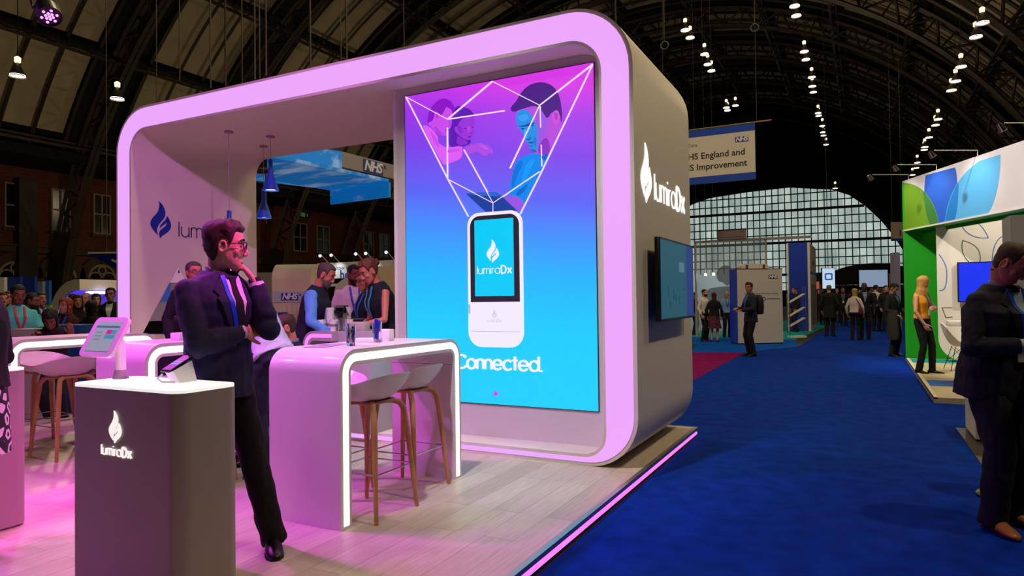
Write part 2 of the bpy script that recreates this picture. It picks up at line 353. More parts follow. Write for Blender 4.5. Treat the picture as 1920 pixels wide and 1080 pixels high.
# couple on the upper left
shape('portrait', S1([(560, 200), (640, 215), (740, 260), (790, 330), (740, 420), (700, 620), (760, 700), (640, 760), (430, 770), (430, 520), (490, 380), (500, 260)]), '5e17b4')
shape('portrait', S1([(590, 400), (700, 345), (785, 345), (795, 460), (788, 560), (755, 640), (700, 672), (640, 650), (575, 600), (520, 545), (518, 480), (560, 490)]), '9a34dc')
shape('portrait', S1([(560, 590), (600, 640), (690, 675), (700, 730), (540, 740)]), '8a2bd2')
for L in ([(635, 510), (660, 500), (690, 510), (665, 520)], [(745, 495), (770, 485), (785, 490), (765, 505)], [(690, 625), (720, 612), (750, 620), (720, 640)], [(715, 560), (740, 572), (760, 560), (745, 585)]): shape('portrait', smooth(zz(L, 780, 170, 7.2), 1), '6a1cb6')
shape('portrait', S1([(190, 250), (250, 170), (340, 105), (420, 110), (480, 150), (530, 240), (500, 280), (480, 330), (370, 340), (260, 420), (200, 430), (150, 440), (165, 340)]), '8d17c8')
shape('portrait', S1([(410, 215), (450, 240), (490, 270), (490, 340), (478, 380), (485, 440), (470, 500), (440, 520), (430, 590), (390, 612), (330, 600), (280, 570), (200, 480), (160, 440), (240, 400), (250, 300), (290, 280), (330, 350), (370, 300)]), 'cb4cee')
shape('portrait', S1([(80, 470), (130, 465), (200, 500), (270, 580), (300, 640), (290, 700), (340, 735), (430, 775), (620, 740), (630, 790), (620, 920), (420, 990), (370, 1010), (250, 790)]), 'e05cf8')
shape('portrait', S1([(630, 765), (760, 730), (850, 700), (960, 730), (1030, 780), (1050, 850), (1000, 840), (960, 880), (890, 880), (840, 810), (740, 850), (640, 880)]), 'b04be4')
shape('portrait', S1([(450, 335), (480, 345), (475, 360), (450, 350)]), '8d17c8'); shape('portrait', S1([(395, 530), (425, 520), (420, 550), (400, 555)]), '9a2cc6')
shape('portrait', S1([(275, 300), (300, 310), (298, 380), (275, 370)]), 'a92fd2')
# man with the tablet
shape('portrait', S2([(150, 680), (200, 640), (330, 600), (420, 610), (410, 660), (230, 1010), (190, 1080), (120, 1000), (100, 900), (130, 780)]), '0a86f2')
shape('portrait', S2([(150, 290), (230, 240), (330, 240), (410, 310), (440, 290), (520, 380), (515, 420), (430, 590), (400, 640), (330, 620), (290, 605), (265, 570), (260, 545), (235, 520), (222, 480), (200, 440), (165, 400)]), 'b84ae0')
shape('portrait', S2([(155, 285), (240, 265), (290, 330), (330, 420), (320, 520), (330, 590), (285, 604), (262, 572), (262, 545), (236, 522), (222, 482), (198, 440), (162, 400)]), '1f8fe8')
shape('portrait', S2([(110, 260), (160, 210), (190, 150), (250, 85), (330, 58), (400, 65), (460, 100), (500, 180), (515, 300), (512, 390), (500, 300), (440, 280), (410, 340), (380, 330), (340, 260), (300, 240), (200, 270), (130, 295)]), '4a1783')
shape('portrait', S2([(445, 285), (485, 275), (500, 320), (490, 380), (460, 400), (440, 350)]), 'd24fd8')
for L, c in (([(165, 405), (225, 395), (265, 375), (310, 372), (290, 390), (230, 408)], '1d3f9e'), ([(195, 420), (215, 415), (230, 425), (205, 430)], '163a90'), ([(265, 395), (300, 392), (290, 405)], '163a90'), ([(225, 500), (250, 505), (275, 480), (280, 490), (255, 520)], '1560b4'), ([(245, 530), (270, 525), (310, 520), (280, 540)], '0f4c9c'), ([(250, 555), (300, 550), (280, 565)], '1568ba')): shape('portrait', smooth(zz(L, 930, 140, 4.154), 1), c)
for L, c in (([(300, 250), (345, 262), (400, 345), (400, 430), (345, 560), (318, 560), (335, 450), (320, 350)], '9a58e4'), ([(330, 560), (400, 470), (430, 585), (395, 640), (335, 615)], '8c2fc4'), ([(225, 420), (238, 440), (246, 490), (232, 500), (224, 470)], '4fb0f4'), ([(165, 330), (240, 300), (262, 345), (200, 372)], '3a9cf0'), ([(300, 470), (318, 500), (315, 560), (296, 540)], '1878cc'), ([(265, 575), (320, 592), (318, 606), (290, 604)], '135fb6'), ([(455, 300), (478, 296), (486, 330), (474, 362), (462, 340)], 'a83ac4')):
    shape('portrait', smooth(zz(L, 930, 140, 4.154), 2), c)
for L, c in (([(150, 720), (200, 660), (215, 690), (165, 790), (130, 900), (125, 800)], '0672d8'), ([(230, 700), (300, 650), (310, 670), (240, 800), (200, 960), (190, 900)], '0a98ff'), ([(150, 930), (240, 850), (250, 870), (190, 950)], '0668c8')): shape('portrait', smooth(zz(L, 930, 140, 4.154), 2), c)
for L, c in (([(250, 460), (340, 560), (400, 600), (330, 598), (270, 560)], 'b23ee0'), ([(455, 400), (478, 420), (478, 490), (458, 498)], 'b040de'), ([(200, 520), (280, 640), (330, 760), (300, 760), (230, 660)], 'cc4cec'), ([(430, 800), (600, 790), (600, 810), (440, 850)], 'c850ea'), ([(560, 480), (620, 470), (640, 560), (600, 590)], '8a28ce'), ([(700, 480), (730, 480), (735, 560), (705, 570)], 'aa46e4'), ([(850, 720), (940, 750), (990, 800), (930, 790)], 'c25cee')): shape('portrait', S1(L), c)
shape('portrait', S2([(330, 615), (370, 640), (400, 610), (415, 615), (380, 680)]), '0a5fd0')
shape('portrait', S2([(60, 960), (130, 940), (190, 960), (225, 1005), (190, 1075), (130, 1020)]), '9a54e6')
shape('tablet', [(875, 363), (930, 361), (942, 368), (970, 395), (960, 396), (912, 397), (905, 391)], '1c3f9c'); shape('tablet', [(876, 364), (930, 362), (941, 369), (903, 367)], '2a6bd0')
# light rays between the nodes
RAYS = [((762, 182), (840, 224)), ((840, 224), (924, 153)), ((924, 153), (1013, 198)), ((1013, 198), (1112, 121)), ((840, 224), (947, 208)), ((762, 182), (840, 335)), ((840, 335), (879, 406)), ((840, 240), (840, 334)), ((840, 336), (926, 381)), ((871, 281), (926, 381)), ((926, 381), (1013, 322)), ((1112, 121), (1014, 327)), ((1014, 327), (976, 402)), ((1013, 198), (957, 316)), ((1014, 200), (1015, 240)), ((1016, 272), (1017, 312)), ((926, 381), (926, 397))]
LAY[0] += 1; mb = MB()
for a_, b_ in RAYS: mb.stroke([sq(*a_), sq(*b_)], .0075, 0, .0004*LAY[0]+.001, SM @ T(0, SY-.012, 0) @ XZ)
mb.build('light_ray', glow('screen_rays', 'f6d9ff', 1.0), scr)
# the device
dl, dr, db, dt = sq(879, 500)[0], sq(981, 500)[0], sq(930, 651)[1], sq(930, 397)[1]
shape('device_body', rrect(dl, dr, db, dt, (.14, .14, .12, .12)), 'f3ecfb', px=False)
dm = sq(930, 566)[1]
shape('device_bezel', rrect(dl+.028, dr-.028, dm, dt-.03, (.004, .004, .1, .1)), '2a2030', px=False)
shape('device_display', rrect(sq(892, 480)[0], sq(965, 480)[0], sq(930, 555)[1], sq(930, 411)[1], .004, 1), '00cbf8', px=False)
shape('device_line', rrect(dl+.03, dr-.03, sq(930, 622)[1], sq(930, 621)[1], .0005, 1), 'c6b6cc', px=False)
shape('device_line', rrect(dl+.0, dl+.022, sq(930, 588)[1], sq(930, 570)[1], .002, 1), 'b8b4d8', px=False)
LAY[0] += 1; D0 = .0004*LAY[0]; SP = SM @ T(0, SY-.012, 0) @ XZ
mb = MB(); q = sq(926, 493); flame(mb, sq(926, 449)[1]-q[1], SP @ T(q[0], q[1], 0), D0+.001)
q = sq(897, 514); fitted(mb, 'lumiraDx', sq(961, 514)[0]-q[0], SP @ T(q[0], q[1], 0), w=.12, hw=.25, d=D0+.001); mb.build('device_logo', glow('screen_white', 'f7f0ff', 1.), scr)
mb = MB(); q = sq(929, 597); flame(mb, .085, SP @ T(q[0], q[1], 0), D0+.001); q = sq(916, 604); fitted(mb, 'lumiraDx', sq(942, 604)[0]-q[0], SP @ T(q[0], q[1], 0), w=.15, hw=.27, d=D0+.001); mb.build('device_logo', glow('screen_emboss', 'dccfe0', 1.), scr)
mb = MB(); q = sq(856, 689.5); fitted(mb, 'Connected.', sq(1017, 693)[0]-q[0], SP @ T(q[0], q[1], 0), w=.19, hw=.19, heavy='', gap=.21, d=D0+.001); mb.build('headline', glow('screen_white', 'f7f0ff', 1.), scr)
shape('pink_triangle', [(926, 741), (935, 741), (930.5, 732)], 'd83fe0')

# ---- lettering on the arch
sg = thing('illuminated_sign', 'white backlit flame logo and lettering on the beige outer side of the arch', 'sign', (X1, 6.2, 2.2))
LOGO = glow('white_backlit', 'fffaf2', 1.1)
mb = MB(); flame(mb, .50, T(0.003, 5.488-6.2, .055) @ YZ, .008); mb.build('flame_mark', LOGO, sg)
mb = MB(); fitted(mb, 'lumiraDx', 1.10, T(.003, 5.745-6.2, .115) @ YZ, w=.088, hw=.22, d=.008); mb.build('lettering', LOGO, sg)
sg = thing('wall_lettering', 'blue flame logo and lettering on the inner side wall of the arch', 'sign', (X0+.285, 6.1, 2.3))
NAVY = mat('blue_vinyl', '0a2b9c', .4)
mb = MB(); flame(mb, .475, T(.002, 5.575-6.1, .0) @ YZ, .004); mb.build('flame_mark', NAVY, sg)
mb = MB(); fitted(mb, 'lumiraDx', .96, T(.002, 5.835-6.1, .045) @ YZ, w=.1, hw=.27, d=.004); mb.build('lettering', mat('navy_vinyl', '1c1f66', .4), sg)

# ---- portrait monitor on the outer side
tv = thing('wall_monitor', 'black wide monitor with a teal and blue picture on the outer side of the arch', 'monitor', (X1, 6.115, 1.62))
mb = MB(); mb.box((.085, 0, 0), (.045, 1.24, .705), bev=.006); mb.build('case', mat('black_plastic', '0b0b0d', .35), tv)
mb = MB(); mb.box((.035, 0, 0), (.07, .4, .3)); mb.build('wall_bracket', mat('dark_metal', '16161a', .5, .6), tv)
mb = MB(); mb.box((.1085, -.14, .0), (.003, .92, .665)); mb.build('display', glow('tv_teal', '084a5c', 1., '050505'), tv)
mb = MB(); mb.box((.1085, .462, .0), (.003, .284, .665)); mb.build('display', glow('tv_blue', '052c70', 1., '050505'), tv)
mb = MB(); mb.box((.111, .12, .12), (.002, .2, .09)); mb.build('picture_panel', glow('tv_grey', '4c6a76', 1., '050505'), tv)
mb = MB()
for yy, zz_, hh in ((-.36, -.1, .08), (-.1, -.16, .06), (.02, -.18, .07), (-.3, -.22, .07), (.2, -.08, .03), (-.18, -.13, .09)): mb.box((.111, yy, zz_), (.002, .035, hh))
mb.build('picture_marks', glow('tv_dark', '0a3d49', 1., '050505'), tv)
# ================================================================== tall light-edged tables
STRIP = glow('white_light_strip', 'fff6ff', 1.6)
SEAM = mat('seam_grey', '8d8590', .6)
def bar_table(label, x, y, group='tall light-edged tables'):
    L, H, WD, TH = 1.36, 1.073, .585, .098                  # runs along +Y from y, lit edge on the +X side at x
    t = thing('bar_table', label, 'table', (x-WD/2, y+L/2, FZ), 0, group)
    def U(o, r):      # inverted U at offset o from the outside
        a, b, h = -L/2+o, L/2-o, H-o; r = max(r, .012)
        return [(a, 0)]+arc(a+r, h-r, r, 180, 90, 10)+arc(b-r, h-r, r, 90, 0, 10)+[(b, 0)]
    o, i = U(0, .145), U(TH, .05)
    MB().prism(o+i[::-1], -WD, 0, T(WD/2, 0, 0) @ YZ).build('worktop', WHITE, t)
    a, b = U(.027, .118), U(.073, .075)
    a = [(p[0], max(p[1], .018)) for p in a]; b = [(p[0], max(p[1], .018)) for p in b]
    MB().prism(a+b[::-1], 0, .004, T(WD/2, 0, 0) @ YZ).build('light_strip', STRIP, t)
    MB().bx((-WD/2+.01, L/2-TH-.0015, H-.20), (WD/2-.01, L/2-TH+.001, H-.197)).build('panel_seam', SEAM, t)
    return t
tb = bar_table('tall white waterfall table with glowing white edge in front of the video screen', -2.775, 3.10)
dup(tb, (-4.60-.2925, 3.10+.68, FZ), 0, 'tall white light-edged table behind the man in the navy suit')
dup(tb, (-6.43-.2925, 3.10+.68, FZ), 0, 'tall white light-edged table behind the kiosk tablet, beside the teal-shirted visitors')

# ================================================================== kiosks
OPAL = glow('opal_top', 'f2f4ee', .82, 'e8e8e4')
KG = mat('kiosk_grey', '9a8f8c', .45)
def kiosk(label, x1, y0):
    w, d, h = .83, .345, .965
    t = thing('display_plinth', label, 'plinth', (x1-w/2, y0+d/2, FZ), 0, 'display plinths with lit tops')
    MB().prism(rrect(-w/2, w/2, -d/2, d/2, .075, 8), .015, h).build('body', KG, t)
    MB().prism(rrect(-w/2+.002, w/2-.002, -d/2+.002, d/2-.002, .073, 8), h, h+.014).build('lit_top', OPAL, t)
    MB().prism(rrect(-w/2+.03, w/2-.03, -d/2+.03, d/2-.03, .06, 6), 0, .015).build('base_light', glow('base_led', 'fff1d8', 3.5), t)
    return t
k1 = kiosk('grey display plinth with white flame logo and lit top holding a tablet and a phone', -2.69, 1.965)
mb = MB(); M0 = T(-.025, -.1725-.003, 0) @ XZ
flame(mb, .152, M0 @ T(-.0, .715, 0), .006); fitted(mb, 'lumiraDx', .225, M0 @ T(-.105, .655, 0), w=.17, hw=.28, d=.006)
mb.build('logo', glow('logo_white', 'fff4f2', .95), k1)
k2 = kiosk('white display plinth with lit top behind the woman in the patterned skirt', -4.65, 2.02)
k2.children[0].data = k2.children[0].data.copy(); k2.children[0].data.materials[0] = WHITE

FRAME = mat('white_plastic', 'e4e0e2', .35)
DARK = mat('black_glass', '0a0a0e', .15)
def screen_tiles(parent, z, items):
    for nm, x0, x1, y0, y1, c, s in items: MB().bx((x0, y0, z), (x1, y1, z+.0012)).build(nm, glow('ui_'+c, c, s), parent)
# tablet on its stand
p = on(196, 632, 1, 2.15)
t = thing('tablet_stand', 'white tablet in a tilted stand on the grey flame-logo plinth', 'tablet', (p.x, 2.15, 1.079))
hz = p.z-1.079
MB().lathe([(.0, 0), (.040, 0), (.036, .012), (.030, .04), (.028, .045), (0, .045)], 24, c=(.065, .045, 0)).build('base_collar', mat('grey_plastic', '8f8f92', .4), t)
MB().tube([(.065, .045, .04), (.065, .045, hz-.04), (.05, .03, hz)], .026, 16).build('pole', FRAME, t)
hd = thing('head', None, None, (0, 0, hz), (radians(62), 0, radians(-3))); hd.parent = t
MB().prism(rrect(-.152, .152, -.112, .112, .035, 8), -.012, .006).build('case', FRAME, hd)
screen_tiles(hd, .0062, [('display', -.108, .108, -.082, .086, 'aeb2c4', .62)])
screen_tiles(hd, .0076, [('display_bar', -.108, .108, .05, .062, '1d6a86', .8), ('display_tile', .012, .058, .014, .038, 'd0187c', .8), ('display_tile', .06, .1, .014, .038, '1c93ac', .8), ('display_tile', .012, .1, -.012, .01, '1c93ac', .7), ('display_text', -.08, -.03, .02, .026, '8a90a6', .6), ('display_text', -.08, -.02, .0, .006, '8a90a6', .6), ('display_text', -.08, -.02, -.02, -.014, '8a90a6', .6)])
# phone on its wedge
p = on(344, 716, 2, 1.08)
t = thing('phone_stand', 'black phone lying on a white wedge stand on the grey flame-logo plinth', 'phone', (p.x-.01, p.y, 1.079))
w = [(-.055, 0), (.055, 0), (.075, .125), (.0, .085)]
MB().prism([(-.035, 0), (.06, 0), (.03, .105), (-.075, .062)], -.033, .033, T(0, 0, 0) @ YZ).build('wedge', FRAME, t)
hd = thing('handset', None, None, (0, -.025, .094), (radians(26), 0, 0)); hd.parent = t
MB().prism(rrect(-.037, .037, -.078, .078, .01, 5), -.004, .004).build('case', DARK, hd)
screen_tiles(hd, .0042, [('display', -.033, .033, -.066, .068, '3c4456', .5)])
screen_tiles(hd, .0056, [('display_tile', -.03, .03, .02, .034, 'c02878', .8), ('display_tile', -.03, .03, -.0, .016, '1f8fb0', .8), ('display_tile', -.03, .03, -.02, -.004, '1f8fb0', .7)])
MB().tube([(-.0, -.105, .05), (-.01, -.125, .03), (0, -.11, .012), (.03, -.06, .006)], .005, 8).build('cable', FRAME, t)

# ================================================================== bar stools
OAK = mat('oak_leg', 'c48a62', .5, var=.15, scale=9)
CHROME = mat('chrome', 'c8c8cc', .15, 1.)
SEATM = mat('white_shell', 'e2dedb', .42)
def make_stool():
    t = thing('bar_stool', 'x', 'stool', (0, 0, FZ), 0, 'white shell bar stools')
    top, bot = [], []
    N = 40
    def rim(a, k):
        c, s_ = cos(a), sin(a); ex = .8
        x = .262*math.copysign(abs(c)**ex, c); y = .235*math.copysign(abs(s_)**ex, s_)
        back = (1.-s_)/2                                     # back of the shell towards -Y
        hgt = .055+.125*back**1.15
        return x, y, hgt
    for tt in (.03, .3, .5, .65, .77, .86, .93, .975, 1.):
        R1, R2 = [], []
        for k in range(N):
            x, y, h_ = rim(tau*k/N, tt); z = .728+h_*(tt**2.7)
            R1.append((x*tt, y*tt, z)); q = tt*(.985 if tt < 1 else 1.)
            R2.append((x*q, y*q, z-.016*(1 if tt < .95 else .55)-.03*(1-tt**2.5)*0))
        top.append(R1); bot.append(R2)
    MB().loft(top+bot[::-1]).build('seat_shell', SEATM, t, ang=50)
    for i in (-1, 1):
        for j in (-1, 1):
            pts = [(i*.212, j*.212, 0), (i*.168, j*.168, .52), (i*.155, j*.152, .655), (i*.138, j*.13, .698), (i*.10, j*.10, .714), (i*.02, j*.03, .716)]
            MB().tube(pts, [.014, .020, .021, .020, .019, .017], 10).build('leg', OAK, t, ang=50)
    MB().box((0, 0, .716), (.24, .24, .018), bev=.004).build('seat_mount', OAK, t)
    q = .19; mb = MB()
    for a, b in (((-q, -q), (q, -q)), ((q, -q), (q, q)), ((q, q), (-q, q)), ((-q, q), (-q, -q))): mb.tube([(*a, .29), (*b, .29)], .0055, 8)
    mb.build('footrest', CHROME, t)
    return t
st = make_stool()
spots = [((-2.865, 3.49), 90, 'white shell stool at the near end of the table by the video screen'),
         ((-2.97, 4.04), 90, 'white shell stool at the far end of the table by the video screen'),
         ((-3.42, 3.72), -90, 'white shell stool on the far side of the table by the video screen'),
         ((-4.53, 3.44), 90, 'bar stool half hidden behind the legs of the man in the navy suit'),
         ((-6.445, 3.595), 90, 'white shell stool just behind the tablet plinth, its legs clearly seen'),
         ((-7.12, 3.74), -90, 'white shell stool with hollow seat in view, behind the nearer stool by the tablet'),
         ((-6.56, 4.10), 90, 'white shell stool tucked under the far end of the table with the tablet before it')]
for i, ((x, y), a, lab) in enumerate(spots):
    if i == 0: st.location = (x, y, FZ); st.rotation_euler = (0, 0, radians(a)); st['label'] = lab
    else: dup(st, (x, y, FZ), radians(a), lab)

# ================================================================== pendants inside the arch
PB = mat('blue_shade', '2262c8', .4)
WIRE = mat('pale_cord', 'b9a9b4', .6)
ZC = Z1-.29
def pendant(px, pos, zb, label):
    t = thing('pendant_lamp', label, 'lamp', (pos[0], pos[1], zb), 0, 'blue pendant lamps in the arch')
    prof = [(.026, .40), (.028, .26), (.034, .22), (.06, .15), (.088, .06), (.1, .012), (.102, 0), (.094, .004), (.082, .06), (.055, .145), (.025, .21), (.0, .22)]
    MB().lathe([(0, .402)]+prof, 28).build('shade', PB, t)
    MB().lathe([(0, .02), (.078, .02), (.078, .03), (0, .03)], 24).build('bulb', glow('pendant_glow', 'ffe9d8', 4.), t)
    MB().tube([(0, 0, .4), (0, 0, ZC-zb)], .0035, 6).build('cord', WIRE, t)
    MB().lathe([(0, ZC-zb-.022), (.05, ZC-zb-.02), (.055, ZC-zb-.004), (.055, ZC-zb), (0, ZC-zb)], 20).build('ceiling_rose', mat('rose_mauve', 'a58a9c', .5), t)
    lamp('SPOT', (pos[0], pos[1], zb-.01), 13, (1, .82, .66), aim=(pos[0], pos[1], 0), size=.06, angle=120, blend=.8, name='pendant_light')
    return t
pendant(0, (-6.653, 6.187), 2.885, 'blue pendant lamp hanging highest, against the sky-printed canopy')
pendant(0, (-7.144, 6.522), 2.60, 'blue pendant lamp just below the highest one, beside the back edge of the arch')
pendant(0, (-6.901, 5.757), 2.20, 'blue pendant lamp partly hidden by the head of the man in the navy suit')

# ================================================================== coffee bar at the back of the arch
t = thing('coffee_counter', 'grey waterfall coffee bar with pink lit edge, holding cups and a coffee machine', 'counter', (-4.6, 5.3, FZ+.095))
H = 1.075-.095
o = [(-.40, 0)]+arc(-.26, H-.14, .14, 180, 90, 10)+[(.02, H), (.02, H-.10)]+arc(-.255, H-.145, .05, 90, 180, 8)+[(-.305, 0)]
CG = mat('counter_grey', 'a9a2a4', .5)
MB().prism(o, -.5, 0, T(0, -.25, 0) @ XZ).build('waterfall', CG, t)
a = [(-.373, .02)]+arc(-.26, H-.14, .113, 180, 90, 10)+[(-.02, H-.027), (-.02, H-.066)]+arc(-.26, H-.14, .074, 90, 180, 10)+[(-.334, .02)]
MB().prism(a, 0, .004, T(0, -.25, 0) @ XZ).build('light_strip', PINKLED, t)
MB().box((.225, .02, H/2), (.41, .46, H), bev=.006).build('cabinet', CG, t)
MB().bx((.021, -.215, H-.125), (.43, -.209, H-.121)).build('panel_seam', SEAM, t)
TZ = 1.175
def lay(name, cat, label, x, y, build, group=None, z=TZ, rot=0):
    t = thing(name, label, cat, (x, y, z), rot, group); build(t); return t
PAPER = mat('paper_white', 'e9e2e4', .7)
PRT = mat('print_grey', '8d8288', .7)
def cup(t):
    MB().lathe([(0, .002), (.029, 0), (.041, .105), (.043, .107), (.040, .109), (.0385, .105), (.028, .006), (0, .006)], 24).build('wall', PAPER, t)
    MB().lathe([(.0345, .045), (.0357, .045), (.0378, .07), (.0366, .07)], 24).build('print_band', PRT, t)
def bar(px, y): return (on(px, 610, 1, y).x, y)
cx = bar(603, 5.13)
c0 = lay('paper_cup', 'cup', 'white paper cup at the end of the coffee bar nearest the man in the vest', *cx, cup, 'paper cups on the coffee bar')
dup(c0, (*bar(611, 5.26), TZ), .6, 'white paper cup between the end cup and the cup stack on the coffee bar')
dup(c0, (*bar(625, 5.11), TZ), 1.2, 'white paper cup standing in front of the cup stack')
dup(c0, (*bar(655, 5.3), TZ), 2.2, 'single paper cup under the nozzle of the coffee machine')
for i in range(7): dup(c0, (*bar(619, 5.24), TZ+.001+.0165*i+(.0 if i == 0 else .0)), i*.7, 'paper cup %s of the nested stack beside the coffee machine' % ('lowest', 'second from the bottom', 'third from the bottom', 'in the middle', 'third from the top', 'second from the top', 'topmost')[i], 'nested stack of paper cups')
def machine(t):
    MB().box((0, 0, .115), (.14, .26, .23), bev=.012).build('housing', mat('cream_plastic', 'cfc9c4', .4), t)
    mb = MB(); mb.box((.10, .0, .2), (.085, .11, .065), bev=.012); mb.build('brew_head', DARK, t)
    MB().tube([(.05, -.05, .235), (.15, -.06, .245), (.155, .06, .245), (.05, .05, .235)], .008, 8).build('lever', CHROME, t)
    MB().lathe([(0, .125), (.02, .125), (.024, .17), (0, .17)], 14, c=(.11, 0, 0)).build('spout', DARK, t)
    MB().box((.115, 0, .013), (.11, .14, .026), bev=.004).build('drip_tray', DARK, t)
lay('coffee_machine', 'coffee machine', 'small cream and black capsule coffee machine behind the paper cups', *bar(632, 5.38), machine, rot=-.5)
GLASSM = mat('clear_glass', 'f4f6ff', .02, trans=1., ior=1.46)
def jar(t):
    MB().lathe([(0, 0), (.04, 0), (.046, .01), (.05, .12), (.047, .12), (.043, .014), (0, .012)], 20).build('wall', GLASSM, t)
lay('glass_jar', 'jar', 'short clear glass jar beside the coffee machine', *bar(641, 5.14), jar)
def basket(t):
    MB().box((0, 0, .045), (.17, .12, .09), bev=.005).build('body', mat('beige_box', 'b9aaa0', .6), t)
    MB().tube([(-.08, -.05, .085), (-.085, -.055, .12), (.085, -.055, .12), (.08, -.05, .085)], .003, 6).build('wire_handle', CHROME, t)
lay('capsule_box', 'box', 'beige capsule box with a wire handle under the arm of the woman in navy', *bar(674, 5.16), basket, rot=.2)

# ---- things on the table by the screen
TT = FZ+1.0735
def tumbler(t):
    MB().lathe([(0, 0), (.026, 0), (.028, .004), (.036, .145), (.0335, .145), (.0265, .022), (0, .02)], 28).build('wall', GLASSM, t)
def pens(t):
    tumbler(t); mb = MB(); random.seed(3)
    for i in range(11):
        a = random.random()*tau; r1 = .014*random.random()+.003; r2 = .028*random.random()
        mb2 = MB(); mb2.tube([(r1*cos(a), r1*sin(a), .024), (r2*cos(a+.4), r2*sin(a+.4), .155+.012*random.random())], .0042, 8); mb2.build('pen', mat('pen_blue', '1426c8', .3), t)
lay('drinking_glass', 'glass', 'clear empty tumbler on the table in front of the coffee bar', -2.99, 3.45, tumbler, z=TT)
lay('pen_glass', 'glass', 'clear tumbler filled with bright blue pens on the table by the screen', -3.07, 3.82, pens, z=TT)
def block(d):
    def f(t): MB().box((0, 0, d[2]/2), d, bev=.003).build('pad', PAPER, t)
    return f
lay('leaflet_box', 'box', 'upright white leaflet holder just behind the glass of blue pens', -3.13, 4.0, block((.10, .06, .085)), z=TT)
lay('paper_pad', 'paper', 'low white paper pad between the two tumblers', -3.16, 3.83, block((.17, .12, .028)), z=TT, rot=.3)
for (x, y, r, lab) in ((-3.16, 3.36, .3, 'loose leaflet lying at the rounded near end of the screen-side table'), (-3.22, 3.52, -.2, 'loose leaflet lying nearer the empty tumbler on the screen-side table')):
    lay('leaflet', 'paper', lab, x, y, lambda t: MB().box((0, 0, .002), (.15, .21, .003)).build('sheet', mat('leaflet_mauve', 'b08fb8', .6), t), 'leaflets on the screen-side table', z=TT, rot=r)
lay('leaflet_box', 'box', 'small white leaflet box on the table behind the man in navy, by his sleeve', -4.85, 3.6, block((.11, .16, .06)), z=TT)
lay('small_bottle', 'bottle', 'tiny white bottle standing by the small leaflet box', -4.86, 3.78, lambda t: (MB().lathe([(0, 0), (.018, 0), (.02, .01), (.02, .055), (.009, .07), (.009, .095), (0, .097)], 16).build('body', PAPER, t)), z=TT)
# ================================================================== the hall: brick side wall, iron ribs, vaulted roof, glazed end
XL, XR, CX, CZ, RR, YE = -47.6, 15.6, -16.0, -4.2, 32.0, 100.0
def brick_mat():
    m = bpy.data.materials.new('red_brick'); m.use_nodes = True; nt = m.node_tree; b = nt.nodes['Principled BSDF']
    tc = nt.nodes.new('ShaderNodeTexCoord'); mp = nt.nodes.new('ShaderNodeMapping'); mp.inputs['Rotation'].default_value = (0, radians(-90), radians(-90))
    br = nt.nodes.new('ShaderNodeTexBrick'); br.inputs['Scale'].default_value = 1; br.inputs['Brick Width'].default_value = .3; br.inputs['Row Height'].default_value = .1; br.inputs['Mortar Size'].default_value = .008
    sx = nt.nodes.new('ShaderNodeSeparateXYZ'); cb = nt.nodes.new('ShaderNodeCombineXYZ')
    nt.links.new(tc.outputs['Object'], sx.inputs[0]); nt.links.new(sx.outputs['Y'], cb.inputs['X']); nt.links.new(sx.outputs['Z'], cb.inputs['Y'])
    nt.links.new(cb.outputs[0], br.inputs['Vector'])
    br.inputs['Color1'].default_value = (.16, .030, .016, 1); br.inputs['Color2'].default_value = (.10, .018, .010, 1); br.inputs['Mortar'].default_value = (.05, .03, .022, 1)
    nt.links.new(br.outputs['Color'], b.inputs['Base Color']); b.inputs['Roughness'].default_value = .85; return m
BRICK = brick_mat()
IRON = mat('dark_iron', '3a3128', .6, var=.3, scale=.6)
STONE = mat('brown_stone', '4c3a2c', .8)
PALEF = mat('pale_window_frame', '9a8f68', .6)
BLK = mat('black_pane', '030304', .15)
struct(MB().bx((XL-.5, 4, 0), (XL, YE, 14)).world('wall_left', BRICK))
struct(MB().bx((XL-1.0, YE, 0), (XR+1, YE+.3, 29)).world('wall_end', mat('black_gable', '050506', .9)))
struct(MB().bx((XR, -8, 0), (XR+.4, YE, 13)).world('wall_right', mat('dark_side_wall', '0e0b0a', .9)))
def wy(px): return on(px, 500, 0, XL).y
def wz(px, py): return on(px, py, 0, XL).z
z1 = wz(110, 463); mb = MB(); mb.bx((XL, 4, z1-.5), (XL+.35, YE, z1-.12)); mb.bx((XL, 4, z1-.12), (XL+.5, YE, z1)); struct(mb.world('trim_1', STONE))
zt, zb = wz(110, 357), wz(110, 431)
w_ = wy(128)-wy(97); step = wy(189)-wy(112); y0 = wy(97)
nwin = 0
def sash(y, w, za, zb, k):
    t = thing('window_%d' % k, None, None, (XL+.02, y+w/2, za)); struct(t); h = zb-za
    MB().bx((0, -w/2, 0), (.05, w/2, h)).build('pane', BLK, t)
    mb = MB(); mb.ring(rrect(-w/2-.08, w/2+.08, -.08, h+.08, .01, 1), rrect(-w/2, w/2, 0, h, .01, 1), 0, .14, YZ)
    mb.bx((0, -.045, 0), (.12, .045, h)); mb.bx((0, -w/2, h*.5-.045), (.12, w/2, h*.5+.045)); mb.build('frame', PALEF, t)
    mb = MB(); mb.bx((0, -w/2-.2, -.30), (.2, w/2+.2, -.1)); mb.build('sill', STONE, t)
